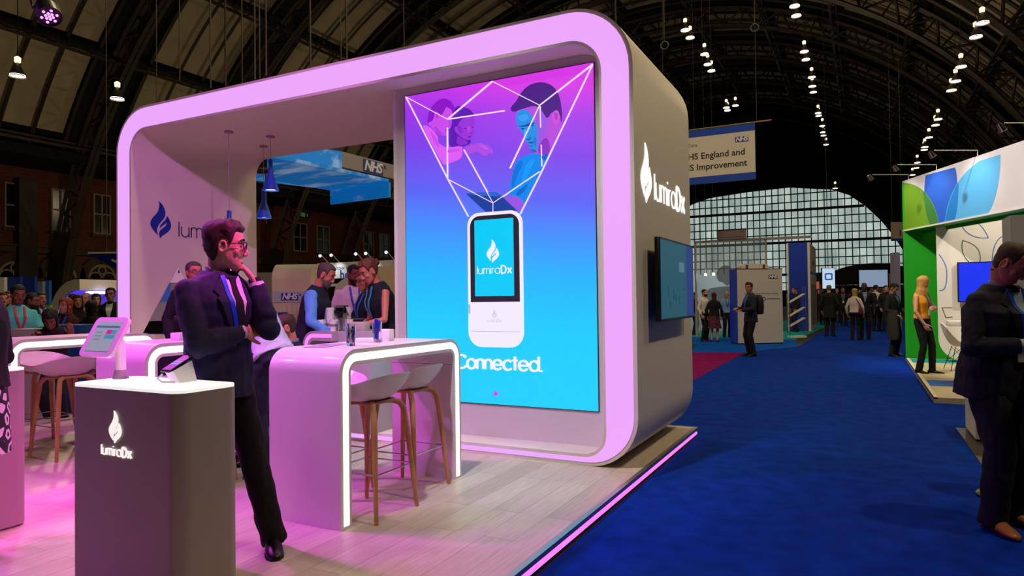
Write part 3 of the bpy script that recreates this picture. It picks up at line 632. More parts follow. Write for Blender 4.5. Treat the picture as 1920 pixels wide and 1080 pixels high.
def fanlight(y, r, z, k):
    t = thing('window_%d' % k, None, None, (XL+.02, y, z)); struct(t)
    MB().prism([(-r, 0)]+arc(0, 0, r, 180, 0, 20)[1:-1]+[(r, 0)], 0, .05, YZ).build('pane', BLK, t)
    mb = MB(); mb.stroke(arc(0, 0, r, 180, 0, 24), .16, 0, .14, YZ); mb.stroke(arc(0, r*.62, r*.27, 0, 350, 24), .1, 0, .12, YZ, closed=True)
    mb.stroke(arc(-r*.5, .0, r*.46, 180, 10, 16), .1, 0, .12, YZ); mb.stroke(arc(r*.5, 0, r*.46, 170, 0, 16), .1, 0, .12, YZ); mb.build('frame', PALEF, t)
    mb = MB(); mb.stroke(arc(0, 0, r+.35, 180, 0, 24), .55, 0, .2, YZ); mb.bx((0, -.16, r+.1), (.3, .16, r+.75)); mb.build('arch_stones', STONE, t)
zf = wz(111, 521)
for i, dy in enumerate((-1, 0, 1)):
    nwin += 1; sash(y0+dy*step, w_, zb, zt, nwin)
    nwin += 1; fanlight(y0+w_/2+dy*step, .9*w_, zf, nwin)
for px in (562, 605, 690, 720):
    nwin += 1; y = wy(px); sash(y-.8, 1.6, wz(562, 470), wz(562, 420), nwin)
# green running-man exit sign on the brick
ex = thing('exit_sign', 'green emergency exit sign high on the dark brick wall behind the arch', 'sign', (XL+.25, wy(564), wz(564, 408)))
MB().box((-.05, 0, .25), (.3, 1.75, .5)).build('box', mat('sign_dark', '0c140c', .6), ex)
mb = MB(); mb.box((.11, .0, .25), (.01, .5, .4)); mb.build('doorway_symbol', glow('exit_green', '2f5c33', .6), ex)
mb = MB(); mb.prism([(-.05, 0), (.05, 0), (.05, .18), (.12, .18), (0, .34), (-.12, .18), (-.05, .18)], 0, .01, T(.11, .55, .08) @ YZ); mb.build('arrow_symbol', glow('exit_green', '2f5c33', .6), ex)
mb = MB(); mb.box((.11, -.5, .25), (.01, .45, .3)); mb.build('figure_panel', glow('exit_dim', '1c3a20', .6), ex)

# ---- roof vault
def vp(a, r=RR): return (CX-r*cos(a), CZ+r*sin(a))         # a = 0 at the left springing
A0 = math.asin((5.2-CZ)/RR)*0+.135; A1 = pi-A0
YS = [16.2-8.9*2+8.9*i for i in range(13)]
N = 48
def vault(y0, y1, r, mbx, a0=A0, a1=A1, n=N):
    for i in range(n):
        p, q = vp(a0+(a1-a0)*i/n, r), vp(a0+(a1-a0)*(i+1)/n, r)
        mbx.add([(p[0], y0, p[1]), (q[0], y0, q[1]), (q[0], y1, q[1]), (p[0], y1, p[1])], [(0, 1, 2, 3)])
VA = .50; mb = MB(); vault(-10, YE, RR+.6, mb, VA, pi-VA); mb.bx((XL-.5, -10, 10.3), (-43.2, YE, 10.9)); mb.bx((XR-4.5, -10, 10.3), (XR+.4, YE, 10.9)); struct(mb.build('ceiling', mat('roof_black', '0a0a0b', .9)))
mb = MB(); DA = (A1-A0)/15
for y in YS:
    for j in range(15):
        if not VA-.05 < A0+DA*j < pi-VA-DA+.05: continue
        vault(y+2.6, y+8.0, RR+.3, mb, A0+DA*j+.012, A0+DA*(j+1)-.012, 4)
struct(mb.build('ceiling_panels', mat('roof_boarding', 'a8997c', .8, var=.12, scale=.7)))
mb = MB()                                                    # rafters and purlins carried by the ribs
for y in YS:
    for d in (2.4, 4.4, 6.2, 8.1):
        pts = [(vp(VA+(pi-2*VA)*i/40, RR-.05)[0], y+d, vp(VA+(pi-2*VA)*i/40, RR-.05)[1]) for i in range(41)]
        mb.tube(pts, .12, 4)
struct(mb.build('roof_rafters', IRON))
mb = MB()
for j in range(16):
    a = A0+DA*j
    if not VA-.08 < a < pi-VA+.08: continue
    p, q = vp(a, RR-.3), vp(a, RR-1.1)
    for (x, z) in (p, q): mb.bx((x-.08, -9, z-.08), (x+.08, YE, z+.08))
    y = -9.; k = 0
    while y < YE:
        s_, e_ = (p, q) if k % 2 else (q, p); mb.tube([(s_[0], y, s_[1]), (e_[0], y+1.1, e_[1])], .045, 4); y += 1.1; k += 1
struct(mb.build('roof_purlins', IRON))
mb = MB(); n = 60                                            # one lattice rib, springing from the floor
ro, ri = RR-.5, RR-2.0
def rp_(a, r): p = vp(a, r); return (p[0], 0, p[1])
for r in (ro, ri):
    for s_ in (-.16, .16):
        mb.tube([(rp_(A0+(A1-A0)*i/n, r)[0], s_, rp_(A0+(A1-A0)*i/n, r)[2]) for i in range(n+1)], .13, 4)
for i in range(n):
    a, b = A0+(A1-A0)*i/n, A0+(A1-A0)*(i+1)/n
    mb.tube([rp_(a, ro if i % 2 else ri), rp_(b, ri if i % 2 else ro)], .09, 4)
    mb.tube([rp_(a, ro), rp_(a, ri)], .07, 4)
for k in (0, 1):                                             # solid plated foot
    L = [vp(A0+(.2)*i/6, ri-.1) for i in range(7)]+[vp(A0+.2*i/6, ro+.15) for i in range(6, -1, -1)]
    if k: L = [(2*CX-p[0], p[1]) for p in L]
    mb.prism(L, -.3, .3, XZ)
rib = struct(mb.build('roof_rib', IRON, loc=(0, YS[0], 0)))
for y in YS[1:]:
    o = rib.copy(); COL.objects.link(o); o.location = (0, y, 0)
# ---- brick piers' iron uprights beside the nearest rib
mb = MB(); mb.bx((XL, 0, 0), (XL+.7, 1.1, 9.5)); struct(mb.build('trim_2', IRON, loc=(0, wy(41)-.5, 0)))

# ---- glazed end
PW = [(1270, 400), (1300, 383), (1330, 372), (1400, 361), (1480, 352), (1560, 356), (1592, 366), (1622, 386), (1652, 414), (1675, 442), (1700, 480)]
pw = [(on(x, y, 1, YE).x, on(x, y, 1, YE).z) for x, y in PW]; zlo = on(1480, 545, 1, YE).z
def ytop(x):
    for a, b in zip(pw, pw[1:]):
        if a[0] <= x <= b[0]: return a[1]+(b[1]-a[1])*(x-a[0])/(b[0]-a[0])
    return zlo
m = bpy.data.materials.new('daylit_glazing'); m.use_nodes = True; nt = m.node_tree; b = nt.nodes['Principled BSDF']
tc = nt.nodes.new('ShaderNodeTexCoord'); sx = nt.nodes.new('ShaderNodeSeparateXYZ'); cb = nt.nodes.new('ShaderNodeCombineXYZ')
nt.links.new(tc.outputs['Object'], sx.inputs[0]); nt.links.new(sx.outputs['X'], cb.inputs['X']); nt.links.new(sx.outputs['Z'], cb.inputs['Y'])
br = nt.nodes.new('ShaderNodeTexBrick'); br.offset = 0; br.inputs['Scale'].default_value = 1; PWD = on(1411.5, 450, 1, YE).x-on(1400, 450, 1, YE).x; PHT = on(1480, 440, 1, YE).z-on(1480, 455, 1, YE).z
br.inputs['Brick Width'].default_value = PWD; br.inputs['Row Height'].default_value = PHT; br.inputs['Mortar Size'].default_value = 0.
br.inputs['Color1'].default_value = (.50, .60, .55, 1); br.inputs['Color2'].default_value = (.28, .37, .35, 1); br.inputs['Bias'].default_value = -.1
ns = nt.nodes.new('ShaderNodeTexNoise'); ns.inputs['Scale'].default_value = .35; ns.inputs['Detail'].default_value = 5; nt.links.new(tc.outputs['Object'], ns.inputs['Vector'])
mx = nt.nodes.new('ShaderNodeMix'); mx.data_type = 'RGBA'; mx.blend_type = 'MULTIPLY'; mx.inputs[0].default_value = .5
nt.links.new(cb.outputs[0], br.inputs['Vector']); nt.links.new(br.outputs['Color'], mx.inputs[6])
rp = nt.nodes.new('ShaderNodeValToRGB'); rp.color_ramp.elements[0].position = .3; rp.color_ramp.elements[0].color = (.4, .4, .4, 1); rp.color_ramp.elements[1].position = .65
nt.links.new(ns.outputs['Fac'], rp.inputs['Fac']); nt.links.new(rp.outputs['Color'], mx.inputs[7])
nt.links.new(mx.outputs[2], b.inputs['Emission Color']); b.inputs['Emission Strength'].default_value = 1.; b.inputs['Base Color'].default_value = (.05, .06, .06, 1)
win = thing('window_%d' % (nwin+1), None, None, ((pw[0][0]+pw[-1][0])/2, YE-.02, zlo)); struct(win); wc = (pw[0][0]+pw[-1][0])/2
MB().prism([(p[0]-wc, p[1]-zlo) for p in pw]+[(pw[-1][0]-wc, 0), (pw[0][0]-wc, 0)], 0, .05, XZ).build('panes', m, win)
mb = MB(); BARM = mat('black_bars', '070909', .7); x = pw[0][0]; k = 0
while x < pw[-1][0]:
    mb.bx((x-wc-.06, -.25, 0), (x-wc+.06, -.06, ytop(x)-zlo)); x += PWD; k += 1
z = zlo; k = 0
while z < max(p[1] for p in pw):
    xs = [pw[0][0]+(pw[-1][0]-pw[0][0])*i/200 for i in range(201)]; xs = [q for q in xs if ytop(q) > z]
    if xs: t_ = .17 if k % 4 == 2 else .065; mb.bx((xs[0]-wc, -.3, z-zlo-t_), (xs[-1]-wc, -.05, z-zlo+t_))
    z += PHT; k += 1
mb.build('glazing_bars', BARM, win)

# ---- high-bay lamps
def bay():
    t = thing('high_bay_lamp', 'x', 'lamp', (0, 0, 0))
    MB().lathe([(.06, .62), (.1, .5), (.16, .42), (.30, .06), (.34, 0), (.325, 0), (.28, .08), (.14, .40), (0, .41)], 18).build('reflector', mat('lamp_alu', '8a8478', .4, .5), t)
    MB().lathe([(0, .05), (.30, .05), (.30, .07), (0, .07)], 18).build('diffuser', glow('lamp_glow', 'fff1d4', 9.), t)
    MB().lathe([(0, .62), (.12, .64), (.13, .84), (.05, .9), (0, .9)], 12).build('ballast_cap', glow('lamp_spill', 'ffe9bd', 1.6), t)  # cap glows to stand in for light reflected above the lamp
    MB().tube([(0, 0, .9), (0, 0, 3.4)], .02, 5).build('rod', IRON, t)
    return t
LB = bay(); first = True
rows = {'a': [((1490, 13), (1493, 31), (1508, 98), (1511, 113), (1522, 146), (1523, 163), (1525, 174), (1534, 213), (1535, 218), (1542, 237), (1543, 249), (1544, 255), (1549, 272), (1566, 354)), 'glowing high-bay lamp in the roof row straight above the end of the aisle'],
        'b': [((1842, 45), (1830, 71), (1802, 127), (1792, 154), (1784, 171), (1759, 225), (1754, 236), (1742, 259), (1734, 277), (1733, 282), (1720, 306), (1718, 316), (1711, 329)), 'glowing high-bay lamp in the roof row above the green-and-blue headed stand'],
        'c': [((1285, 58), (1294, 72), (1321, 103), (1327, 122), (1334, 134), (1362, 203), (1364, 208), (1379, 199)), 'glowing high-bay lamp in the roof row above the hanging white and blue banner'],
        'd': [((33, 144), (220, 187)), 'glowing high-bay lamp under the pale roof panels above the brick wall']}
zrow = {'a': 20, 'b': 15.5, 'c': 20, 'd': 11.5}
for k, (pts, lab) in rows.items():
    for i, (px, py) in enumerate(pts):
        p = on(px, py, 2, zrow[k])
        if p.y > YE-3 or p.y < 0 or abs(p.x) > 60: p = at(px, py, 84.)
        if first: LB.location = p; LB['label'] = lab; o = LB; first = False
        else: o = dup(LB, p, 0, lab)
        if k in 'abc': o['group'] = 'high-bay lamps, row '+{'a': 'over the aisle', 'b': 'over the far stands', 'c': 'over the banner'}[k]
        if k == 'd': o['label'] = ('glowing high-bay lamp near the wall ribs, beneath the violet wash light', 'glowing high-bay lamp just above the upper corner of the arch')[i]
# ---- LED wash light that colours the stand
wl = thing('wash_light', 'round black LED stage light with a cluster of glowing violet lenses', 'stage light', at(93, 32, 4.62))
d = (Vector((-4.4, 3.5, .4))-wl.location).normalized(); cd_ = (EYE-wl.location).normalized()
wl.rotation_euler = (d*.55+cd_*.6).normalized().to_track_quat('-Z', 'Y').to_euler()
MB().lathe([(0, .16), (.05, .16), (.072, .1), (.078, 0), (.072, .0), (.07, .012), (0, .012)], 28).build('housing', mat('black_metal', '060608', .4, .3), wl)
for k, (x, y) in enumerate([(0, 0)]+[(.022*cos(tau*i/6), .022*sin(tau*i/6)) for i in range(6)]+[(.046*cos(tau*(i+.5)/6), .046*sin(tau*(i+.5)/6)) for i in range(6)]):
    MB().ball((x, y, .006), (.0095, .0095, .006), 12, 6).build('lens', glow('violet_lens', 'e08cff', 2.2), wl)
MB().tube([(-.085, 0, .06), (-.085, 0, .2), (.085, 0, .2), (.085, 0, .06)], .008, 6).build('yoke', mat('black_metal', '060608', .4, .3), wl)
MB().tube([(0, 0, .2), (.02, .1, .45), (.06, .4, 1.5)], .02, 6).build('hanger', mat('black_metal', '060608', .4, .3), wl)

# ---- rigging wires over the arch
RW = mat('steel_wire', '4a443c', .5, .4)
for k, (px, py, D) in enumerate(((395, 165, 10), (423, 160, 9.), (478, 148, 8.6), (499, 141, 8.2), (582, 125, 8.0), (650, 110, 7.8), (337, 150, 13), (1155, 80, 9), (1245, 70, 9))):
    b_ = at(px, py, D); b_.z = max(b_.z, 3.9) if k < 6 else b_.z
    o = MB().tube([(0, 0, 0), (0, 0, 19-b_.z)], .012, 6).build('rigging_wire', RW, None, b_); tag(o, 'thin vertical steel rigging wire rising above the arch into the dark roof', 'wire', 'rigging wires above the arch')
for k, (px, py) in enumerate(((1246, 85), (1415, 52))):
    p = at(px, py, 16); t = thing('wire_ring', ('steel ring on a hanging wire beside the upper corner of the arch', 'steel ring on a hanging wire high between the first two lamp rows')[k], 'ring', p)
    MB().tube([(.09*cos(tau*i/16), 0, .09*sin(tau*i/16)) for i in range(16)], .016, 6, closed=True).build('ring', mat('grey_steel', '55544f', .5, .5), t)
    MB().tube([(0, 0, .09), (0, 0, 3.0)], .006, 5).build('wire', RW, t)
p = at(488, 318, 10.5); t = thing('chain_hoist', 'black chain hoist hanging at the back edge of the arch beside the blue pendants', 'hoist', p)
MB().lathe([(0, 0), (.09, 0), (.11, .06), (.10, .2), (.06, .26), (0, .26)], 14).build('motor', mat('black_metal', '060608', .4, .3), t)
MB().lathe([(0, -.03), (.2, -.03), (.2, -.0), (0, 0)], 16).build('pickup_plate', mat('yellow_black', '3a3010', .6), t)
mb = MB(); mb.tube([(.12, 0, -.03), (.12, 0, -.85)], .012, 6); mb.build('chain', RW, t); MB().tube([(-.12, 0, -.03), (-.12, 0, -.85)], .012, 6).build('chain', RW, t); MB().tube([(0, 0, .26), (0, 0, 8)], .012, 6).build('wire', RW, t)
# ================================================================== things along the aisle
def frame_M(origin, xdir):          # drawing plane: x along xdir (horizontal), y up, facing the side z = x cross y
    x = Vector((xdir[0], xdir[1], 0)).normalized(); y = Vector((0, 0, 1)); z = x.cross(y)
    return Matrix(((x.x, y.x, z.x, origin[0]), (x.y, y.y, z.y, origin[1]), (x.z, y.z, z.z, origin[2]), (0, 0, 0, 1)))
NHSB = mat('sign_blue', '0b3a9c', .5); OFFW = mat('off_white_panel', 'd9d2c8', .6); TXT = mat('dark_lettering', '14181a', .6)
def nhs(parent, M, w, h, blue=NHSB, wh=None, x=True):
    MB().bx((-w/2, -h/2, 0), (w/2, h/2, .006), M).build('blue_box', blue, parent)
    MB().text('NHS', h*1.12, M @ T(-.02*w, -.01*h, .008), bold=.035, shear=.25, depth=.003, sp=.92).build('white_letters', wh or mat('letter_white', 'e8e6e2', .6), parent)
    if x: MB().text('x', h*.6, M @ T(w*.5+h*.28, h*.3, .004), bold=.01, depth=.003).build('small_x', blue, parent)

# hanging banner
A_, B_ = at(1262, 300, 20.1), at(1416.5, 312, 21.3); zb_, zt_ = 5.16, 6.95
y_ = B_.y; x1 = B_.x; x0 = x1-3.1
t = thing('hanging_banner', 'white fabric banner with blue bands and black lettering hanging over the aisle', 'banner', ((x0+x1)/2, y_, zb_))
w, h = x1-x0, zt_-zb_
MB().box((0, .006, h/2), (w, .012, h)).build('fabric', mat('banner_cloth', 'd8d2c6', .8, bump=.15, bscale=2.), t)
for z in (.0, h-.235): MB().bx((-w/2, -.004, z), (w/2, .0, z+.235)).build('blue_band', mat('banner_blue', '1648b8', .7), t)
M = T(0, -.002, 0) @ XZ
nhs(t, M @ T(w/2-.40, h-.47, 0), .40, .17, x=False)
MB().text('NHS England and', .29, M @ T(w/2-.30, h-.88, .002), bold=.014, align='RIGHT').build('lettering', TXT, t)
MB().text('NHS Improvement', .29, M @ T(w/2-.25, h-1.24, .002), bold=.014, align='RIGHT').build('lettering', TXT, t)
MB().text('Health and Social Care', .15, M @ T(on(1307, 243, 1, y_).x-(x0+x1)/2, h-.50, .002), align='RIGHT').build('lettering', mat('teal_lettering', '1f4f63', .6), t)
MB().tube([(-w/2-.1, 0, h+.02), (w/2+.5, 0, h+.02)], .022, 8).build('pole', mat('brass_pole', 'b09a52', .4, .5), t)
for x in (-w/2+.2, w/2+.06): MB().tube([(x, 0, h+.02), (x, 0, 22-zb_)], .006, 5).build('wire', RW, t)

# display cabinet with the blue side
c0, c1, cl = Vector((-3.36, 21.35, 0)), Vector((-2.155, 22.1, 0)), Vector((-3.66, 21.9, 0))
dx = (c1-c0); wd = dx.length; dirx = dx.normalized(); dp = (cl-c0); H = 2.28
t = thing('display_cabinet', 'white display cabinet with a bright blue side behind the man with the backpack', 'cabinet', c0)
L = [(0, 0), (dx.x, dx.y), (dx.x+dp.x, dx.y+dp.y), (dp.x, dp.y)]
MB().prism(L, .04, H).build('body', mat('cabinet_grey', '8a8780', .6), t)
MB().prism(L, 0, .04).build('plinth', mat('black_edge', '1a1216', .5), t); MB().prism([(p[0]*1.01, p[1]*1.01) for p in L], H, H+.025).build('black_rim', mat('black_edge', '1a1216', .5), t)
nrm = Vector((dirx.y, -dirx.x, 0))
M = frame_M(nrm*.002, dirx)
MB().bx((0, .04, 0), (wd, H, .004), M).build('front_panel', mat('panel_front', 'c9c4ba', .55), t)
MB().prism([(p[0]-.004*dirx.x, p[1]-.004*dirx.y) for p in ((0, 0), (dp.x, dp.y), (dp.x-.01, dp.y-.01), (-.01, -.01))], .04, H).build('side_panel', mat('bright_blue', '0a3fd0', .5), t)
nhs(t, M @ T(wd-.29, H-.23, .004), .28, .12, mat('nhs_dark', '14204e', .5), x=False)
MB().text('NHS England and NHS Improvement', .072, M @ T(wd-.13, H-.74, .004), align='RIGHT', bold=.004).build('lettering', TXT, t)
mb = MB(); mb.bx((.92, H-.915, .004), (wd-.08, H-.895, .008), M); mb.bx((.3, H-.915, .004), (.66, H-.895, .008), M); mb.build('blue_line', NHSB, t)
for x in (.74, .83): MB().ring(arc(x, H-.905, .062, 0, 348, 20), arc(x, H-.905, .04, 0, 348, 20), .004, .009, M).build('loop_mark', NHSB, t)
tp = thing('rounded_top_unit', 'low rounded white unit with two dark clips lying on the cabinet', 'cover', (c0+dx*.45+dp*.5)+Vector((0, 0, H+.025)), math.atan2(dirx.y, dirx.x))
MB().prism(rrect(-.42, .42, 0, .15, (.01, .01, .09, .09)), -.15, .15, XZ).build('cover', OFFW, tp)
for x in (-.27, .27): MB().box((x, -.155, .07), (.07, .02, .11)).build('clip', mat('clip_grey', '55524c', .5), tp)

# teal and paler carpets of the far stands, magenta carpet of the near one
flat('carpet', [(-6.5, 24.9), (-2.0, 24.2), (-1.45, 34.9), (-1.3, 42), (-9, 42), (-9, 24.9)], carpet_mat('teal_carpet', '0e8a96'), 'teal carpet around the blue tower and the brochure rack', .006)
flat('carpet', [(-4.6, 21.2), (-3.99, 17.95), (-2.75, 18.36), (-1.64, 20.9), (-2.0, 24.2), (-6.5, 24.9), (-9, 24.9), (-9, 18)], carpet_mat('bright_blue_carpet', '0a52b8'), 'brighter blue carpet strip in front of the white display cabinet', .005)
flat('carpet', [(-3.6, 7.6), (-2.65, 11.92), (-2.73, 18.3), (-3.99, 17.93), (-12, 17.9), (-12, 7.6)], carpet_mat('magenta_carpet', '7a0f5c'), 'dark magenta carpet behind the side of the arch', .005)
flat('carpet', [(.9, 10.7), (3.4, 10.7), (15, 10.7), (15, 42), (.9, 42)], carpet_mat('far_carpet', '0a2f8f'), 'blue carpet under the green-sided stand', .003)

# blue tower
t0, t1, t2 = Vector((-2.72, 29.9, 0)), Vector((-1.86, 30.1, 0)), Vector((-1.86, 34.3, 0)); H = on(1500, 455, 1, 30).z
t = thing('exhibition_tower', 'tall blue-fronted exhibition tower with grey sides and white edges', 'tower', t0)
b1, b2 = t1-t0, t2-t0
MB().prism([(0, 0), (b1.x, b1.y), (b2.x, b2.y), (0, b2.y)], .0, H).build('side_panels', mat('tower_grey', 'a59c92', .6), t)
M = frame_M((0, -.004, 0), b1); wd = b1.length
MB().bx((.07, .02, .0), (wd-.09, H, .01), M).build('blue_front', mat('tower_blue', '0a36b4', .55), t)
for a, b in ((0, .07), (wd-.09, wd)): MB().bx((a, 0, 0), (b, H, .016), M).build('white_edge', OFFW, t)
M = frame_M((b1.x+.004, b1.y, 0), (0, 1)); mb = MB(); mb.bx((.1, H-1.25, 0), (4.1, H-1.18, .006), M); mb.build('blue_line', NHSB, t)
for k in range(4): MB().bx((.5+.85*k, .2, 0), (.9+.85*k, H-1.7, .006), M).build('grey_strip', mat('strip_dark', '55524e', .6), t)
MB().text('England', .3, M @ T(2., H-.75, .002), align='CENTER').build('lettering', TXT, t)

# glass-walled meeting stand with a pinkish fascia sign
g0, g1 = on(1296, 632, 2, 0), on(1420, 632, 2, 0); D = Vector((g1.x-g0.x, 0, 0)); y_ = 25.6; hg = on(1400, 452, 1, y_).z
ALU = mat('alu_frame', 'b4ada2', .45, .4)
t = thing('glazed_partition', 'aluminium-framed clear partition printed with a faint portrait behind the floral skirt', 'partition', (g0.x, y_, 0))
wd = 2.55
MB().bx((0, 0, .05), (wd, .012, hg)).build('pane', mat('printed_clear_sheet', '9aa7ac', .2, alpha=.30), t)
for x in (0, wd*.98): MB().bx((x, -.04, 0), (x+.06, .05, hg+.03)).build('post', ALU, t)
MB().bx((0, -.04, hg), (wd+1.5, .05, hg+.09)).build('top_rail', ALU, t)
mb = MB(); mb.prism(smooth([(.75, 2.35), (1.0, 2.62), (1.3, 2.6), (1.4, 2.2), (1.2, 1.8), (1.0, 2.0), (.85, 2.0)]), -.004, -.001, XZ); mb.build('printed_head', mat('print_head', '5c6468', .6, alpha=.55), t)
mb = MB(); mb.prism(smooth([(.1, .6), (.3, 1.7), (.9, 1.85), (1.7, 1.8), (2.3, 1.4), (2.4, .6)]), -.004, -.001, XZ); mb.build('printed_shoulders', mat('print_blue', '5f88b4', .6, alpha=.6), t)
fs = thing('fascia_sign', 'small pinkish-grey fascia sign board above the clear partition', 'sign', (on(1374, 472, 1, y_).x, y_-.06, hg+.09))
MB().bx((-.5, -.02, 0), (.5, .02, .36)).build('board', mat('fascia_pink', 'a58e86', .6), fs); MB().bx((-.5, -.025, .33), (.5, .025, .37)).build('top_edge', mat('black_edge', '1a1216', .5), fs)
MB().text('Primary Care and System', .075, T(0, -.021, .08) @ XZ, bold=.004).build('lettering', TXT, fs); MB().text('C136', .07, T(.33, -.021, .26) @ XZ).build('lettering', TXT, fs)
fb = thing('wall_panel', 'pale blue back wall panel standing behind the clear partition', 'panel', (g0.x+.6, 29.3, 0)); MB().box((0, 0, 1.2), (3.6, .06, 2.4)).build('board', mat('pale_blue_board', '9ab8d8', .7), fb)
for k, (px, py, c) in enumerate(((1323, 515, 'fff2d0'), (1338, 514, 'fff0e0'), (1305, 514, 'ffc070'))):
    p = at(px, py, 27.3); s = thing('spot_lamp', ('small glowing spot lamp in the middle of three seen through the partition', 'small glowing spot lamp nearest the white cabinet, seen through the partition', 'dimmer amber spot lamp seen through the partition beside the arch')[k], 'lamp', p)
    MB().ball((0, 0, 0), .06 if k < 2 else .035, 10, 8).build('bulb', glow('spot_'+c, c, 9.), s); MB().tube([(0, 0, .05), (0, .1, .25)], .02, 6).build('arm', ALU, s); MB().tube([(0, .1, .25), (0, .1, 20)], .006, 5).build('wire', RW, s); lamp('POINT', p+Vector((0, -.15, -.1)), 34 if k < 2 else 10, (1, .86, .66), size=.06, name='spot_lamp_light')

# brochure rack
p = on(1480, 634, 2, 0); t = thing('brochure_rack', 'slim metal brochure rack with three sloping trays in front of the blue tower', 'rack', (-2.03, 25.4, 0), radians(20))
ST = mat('rack_metal', '8a8880', .35, .7)
for x, hh in ((-.27, 1.55), (.27, 1.78)):
    for y in (-.15, .15): MB().tube([(x, y, 0), (x, y, hh)], .014, 8).build('post', ST, t)
for k, z in enumerate((1.25, .78, .42)):
    mb = MB(); mb.box((0, 0, 0), (.60, .36, .02), T(0, 0, z+.12) @ RY(radians(-31))); mb.build('tray', mat('tray_grey', ('c2beb4', '5f5c58', '4a4744')[k], .5), t)
MB().box((0, 0, .04), (.56, .34, .06)).build('base', OFFW, t)

# further stands down the aisle
def booth(label, px, py0, py1, D, c, wpx, dep=1.5, cat='stand', name='exhibition_screen', z0=0.):
    a, b = at(px, py0, D), at(px+wpx, py0, D); zt = at(px, py1, D).z
    o = thing(name, label, cat, ((a.x+b.x)/2, (a.y+b.y)/2, z0)); w = (b-a).length; ang = math.atan2(b.y-a.y, b.x-a.x); o.rotation_euler = (0, 0, ang)
    MB().box((0, dep/2, (zt-z0)/2), (w, dep, zt-z0)).build('board', mat('board_'+c, c, .65), o); return o, w, zt-z0
o, w, h = booth('dark blue exhibition panel standing beyond the grey side of the tower', 1530, 620, 512, 40, '10224c', 16)
MB().bx((w*.05, -.03, h*.1), (w*.45, -.005, h*.75)).build('beige_panel', mat('beige_board', 'a08c74', .6), o)
p = at(1553, 522, 38); t = thing('hanging_screen', 'small bright white and blue screen hanging near the far end of the aisle', 'screen', p, YAW*-1)
MB().box((0, 0, 0), (.55*1.4, .08, 1.2)).build('case', DARK, t); MB().box((0, -.045, 0), (.7, .01, 1.14)).build('display', glow('screen_pale', 'c4dcf4', .9), t)
mb = MB(); mb.ring(rrect(-.22, .22, -.1, .3, .08), rrect(-.14, .14, -.02, .22, .04), .0, .01, T(0, -.052, 0) @ XZ); mb.build('display_mark', glow('screen_mark', '2a63b0', .7), t); MB().tube([(0, 0, .55), (0, 0, 24)], .02, 6).build('hanger', RW, t)
o, w, h = booth('glowing orange poster stand beside the far crowd', 1529, 560, 528, 37, '5a3018', 8, .1); MB().box((0, -.01, h*.82), (w*.8, .02, .8)).build('lit_poster', glow('orange_poster', 'c86a34', .55), o)
o, w, h = booth('dark stand wall closing the far end of the aisle', 1545, 600, 535, 62, '15130f', 150, .4, 'wall panel')
t = thing('dark_canopy', 'black rounded stand roof in front of the lower glazing', 'canopy', (on(1635, 520, 1, 70).x, 70, 2.4)); MB().prism([(-4.2, 0)]+arc(0, 0, 4.2, 180, 0, 20, 1.9)[1:-1]+[(4.2, 0)], -1, 1, XZ).build('roof', mat('black_cloth', '050505', .9), t)
for x in (-4., 4.): MB().tube([(x, 0, -2.4), (x, 0, 0.05)], .08, 8).build('post', mat('black_cloth', '050505', .9), t)
p = at(1637, 522, 44); t = thing('wall_screen', 'small bluish white screen above the heads of the far crowd', 'screen', p, -YAW); MB().box((0, 0, 0), (2., .08, 1.25)).build('case', DARK, t); MB().box((0, -.045, 0), (1.85, .01, 1.1)).build('display', glow('screen_far', '8ea2bc', .8), t); MB().tube([(0, 0, -.6), (0, 0, -p.z+.0)], .05, 8).build('post', ST, t)
booth('tan exhibition wall beyond the far crowd', 1640, 600, 536, 48, '8a7a64', 34, .5)
booth('paler cream exhibition wall end beside the tan wall', 1664, 600, 513, 46, 'a89a80', 18, .5)
booth('tall lavender grey partition beside the green stand', 1682, 640, 473, 22, '8c86a4', 9, .3)
p = at(1682, 434, 34); t = thing('hanging_sign', 'small pale sign with a blue foot hanging beside the green stand', 'sign', p, -YAW)
MB().box((0, 0, 0), (.62, .04, .95)).build('board', mat('sign_tan', 'a08a76', .7), t); MB().box((0, -.002, -.42), (.62, .045, .12)).build('blue_foot', NHSB, t); MB().text('1', .4, T(.15, -.022, -.1) @ XZ, bold=.02).build('number', TXT, t)
for x in (-.25, .25): MB().tube([(x, 0, .47), (x, 0, 14)], .008, 5).build('wire', RW, t)

# ================================================================== green stand on the other side of the aisle
GREEN = mat('vivid_green', '12a010', .5)
CREAM = wood_mat('cream_boards', 'd8c9a4', 'cbbb95', .4)
px0, py0, py1 = .835, 10.64, 16.95
t = thing('stand_platform', 'low cream platform with a blue stripe under the woman in the yellow top', 'platform', (px0+1.6, (py0+py1)/2, 0))
hx, hy = 1.6, (py1-py0)/2
MB().bx((-hx, -hy, 0), (hx, hy, .08)).build('deck', CREAM, t)
MB().bx((-hx+.06, 11.95-13.795, .08), (hx, 12.75-13.795, .0815)).build('blue_stripe', mat('stripe_blue', '1c62c4', .7), t)
MB().bx((-hx, -hy, .06), (-hx+.045, hy, .084)).build('pale_edge', mat('edge_cream', 'e0d8b8', .5), t)
MB().bx((-hx+.06, 15.9-13.795, .08), (hx, 16.85-13.795, .0815)).build('teal_stripe', mat('stripe_teal', '129c9c', .7), t)
g = thing('green_wall', 'vivid green wall of the stand behind the woman in the yellow top', 'wall panel', (1.6, 17.0, 0))
MB().bx((-.77, 0, .0), (2.6, .08, 3.9)).build('panel', GREEN, g)
w_ = thing('display_wall', 'white display wall with rounded edge and outlined leaf shapes on the green stand', 'wall panel', (2.6, 16.2, .082))
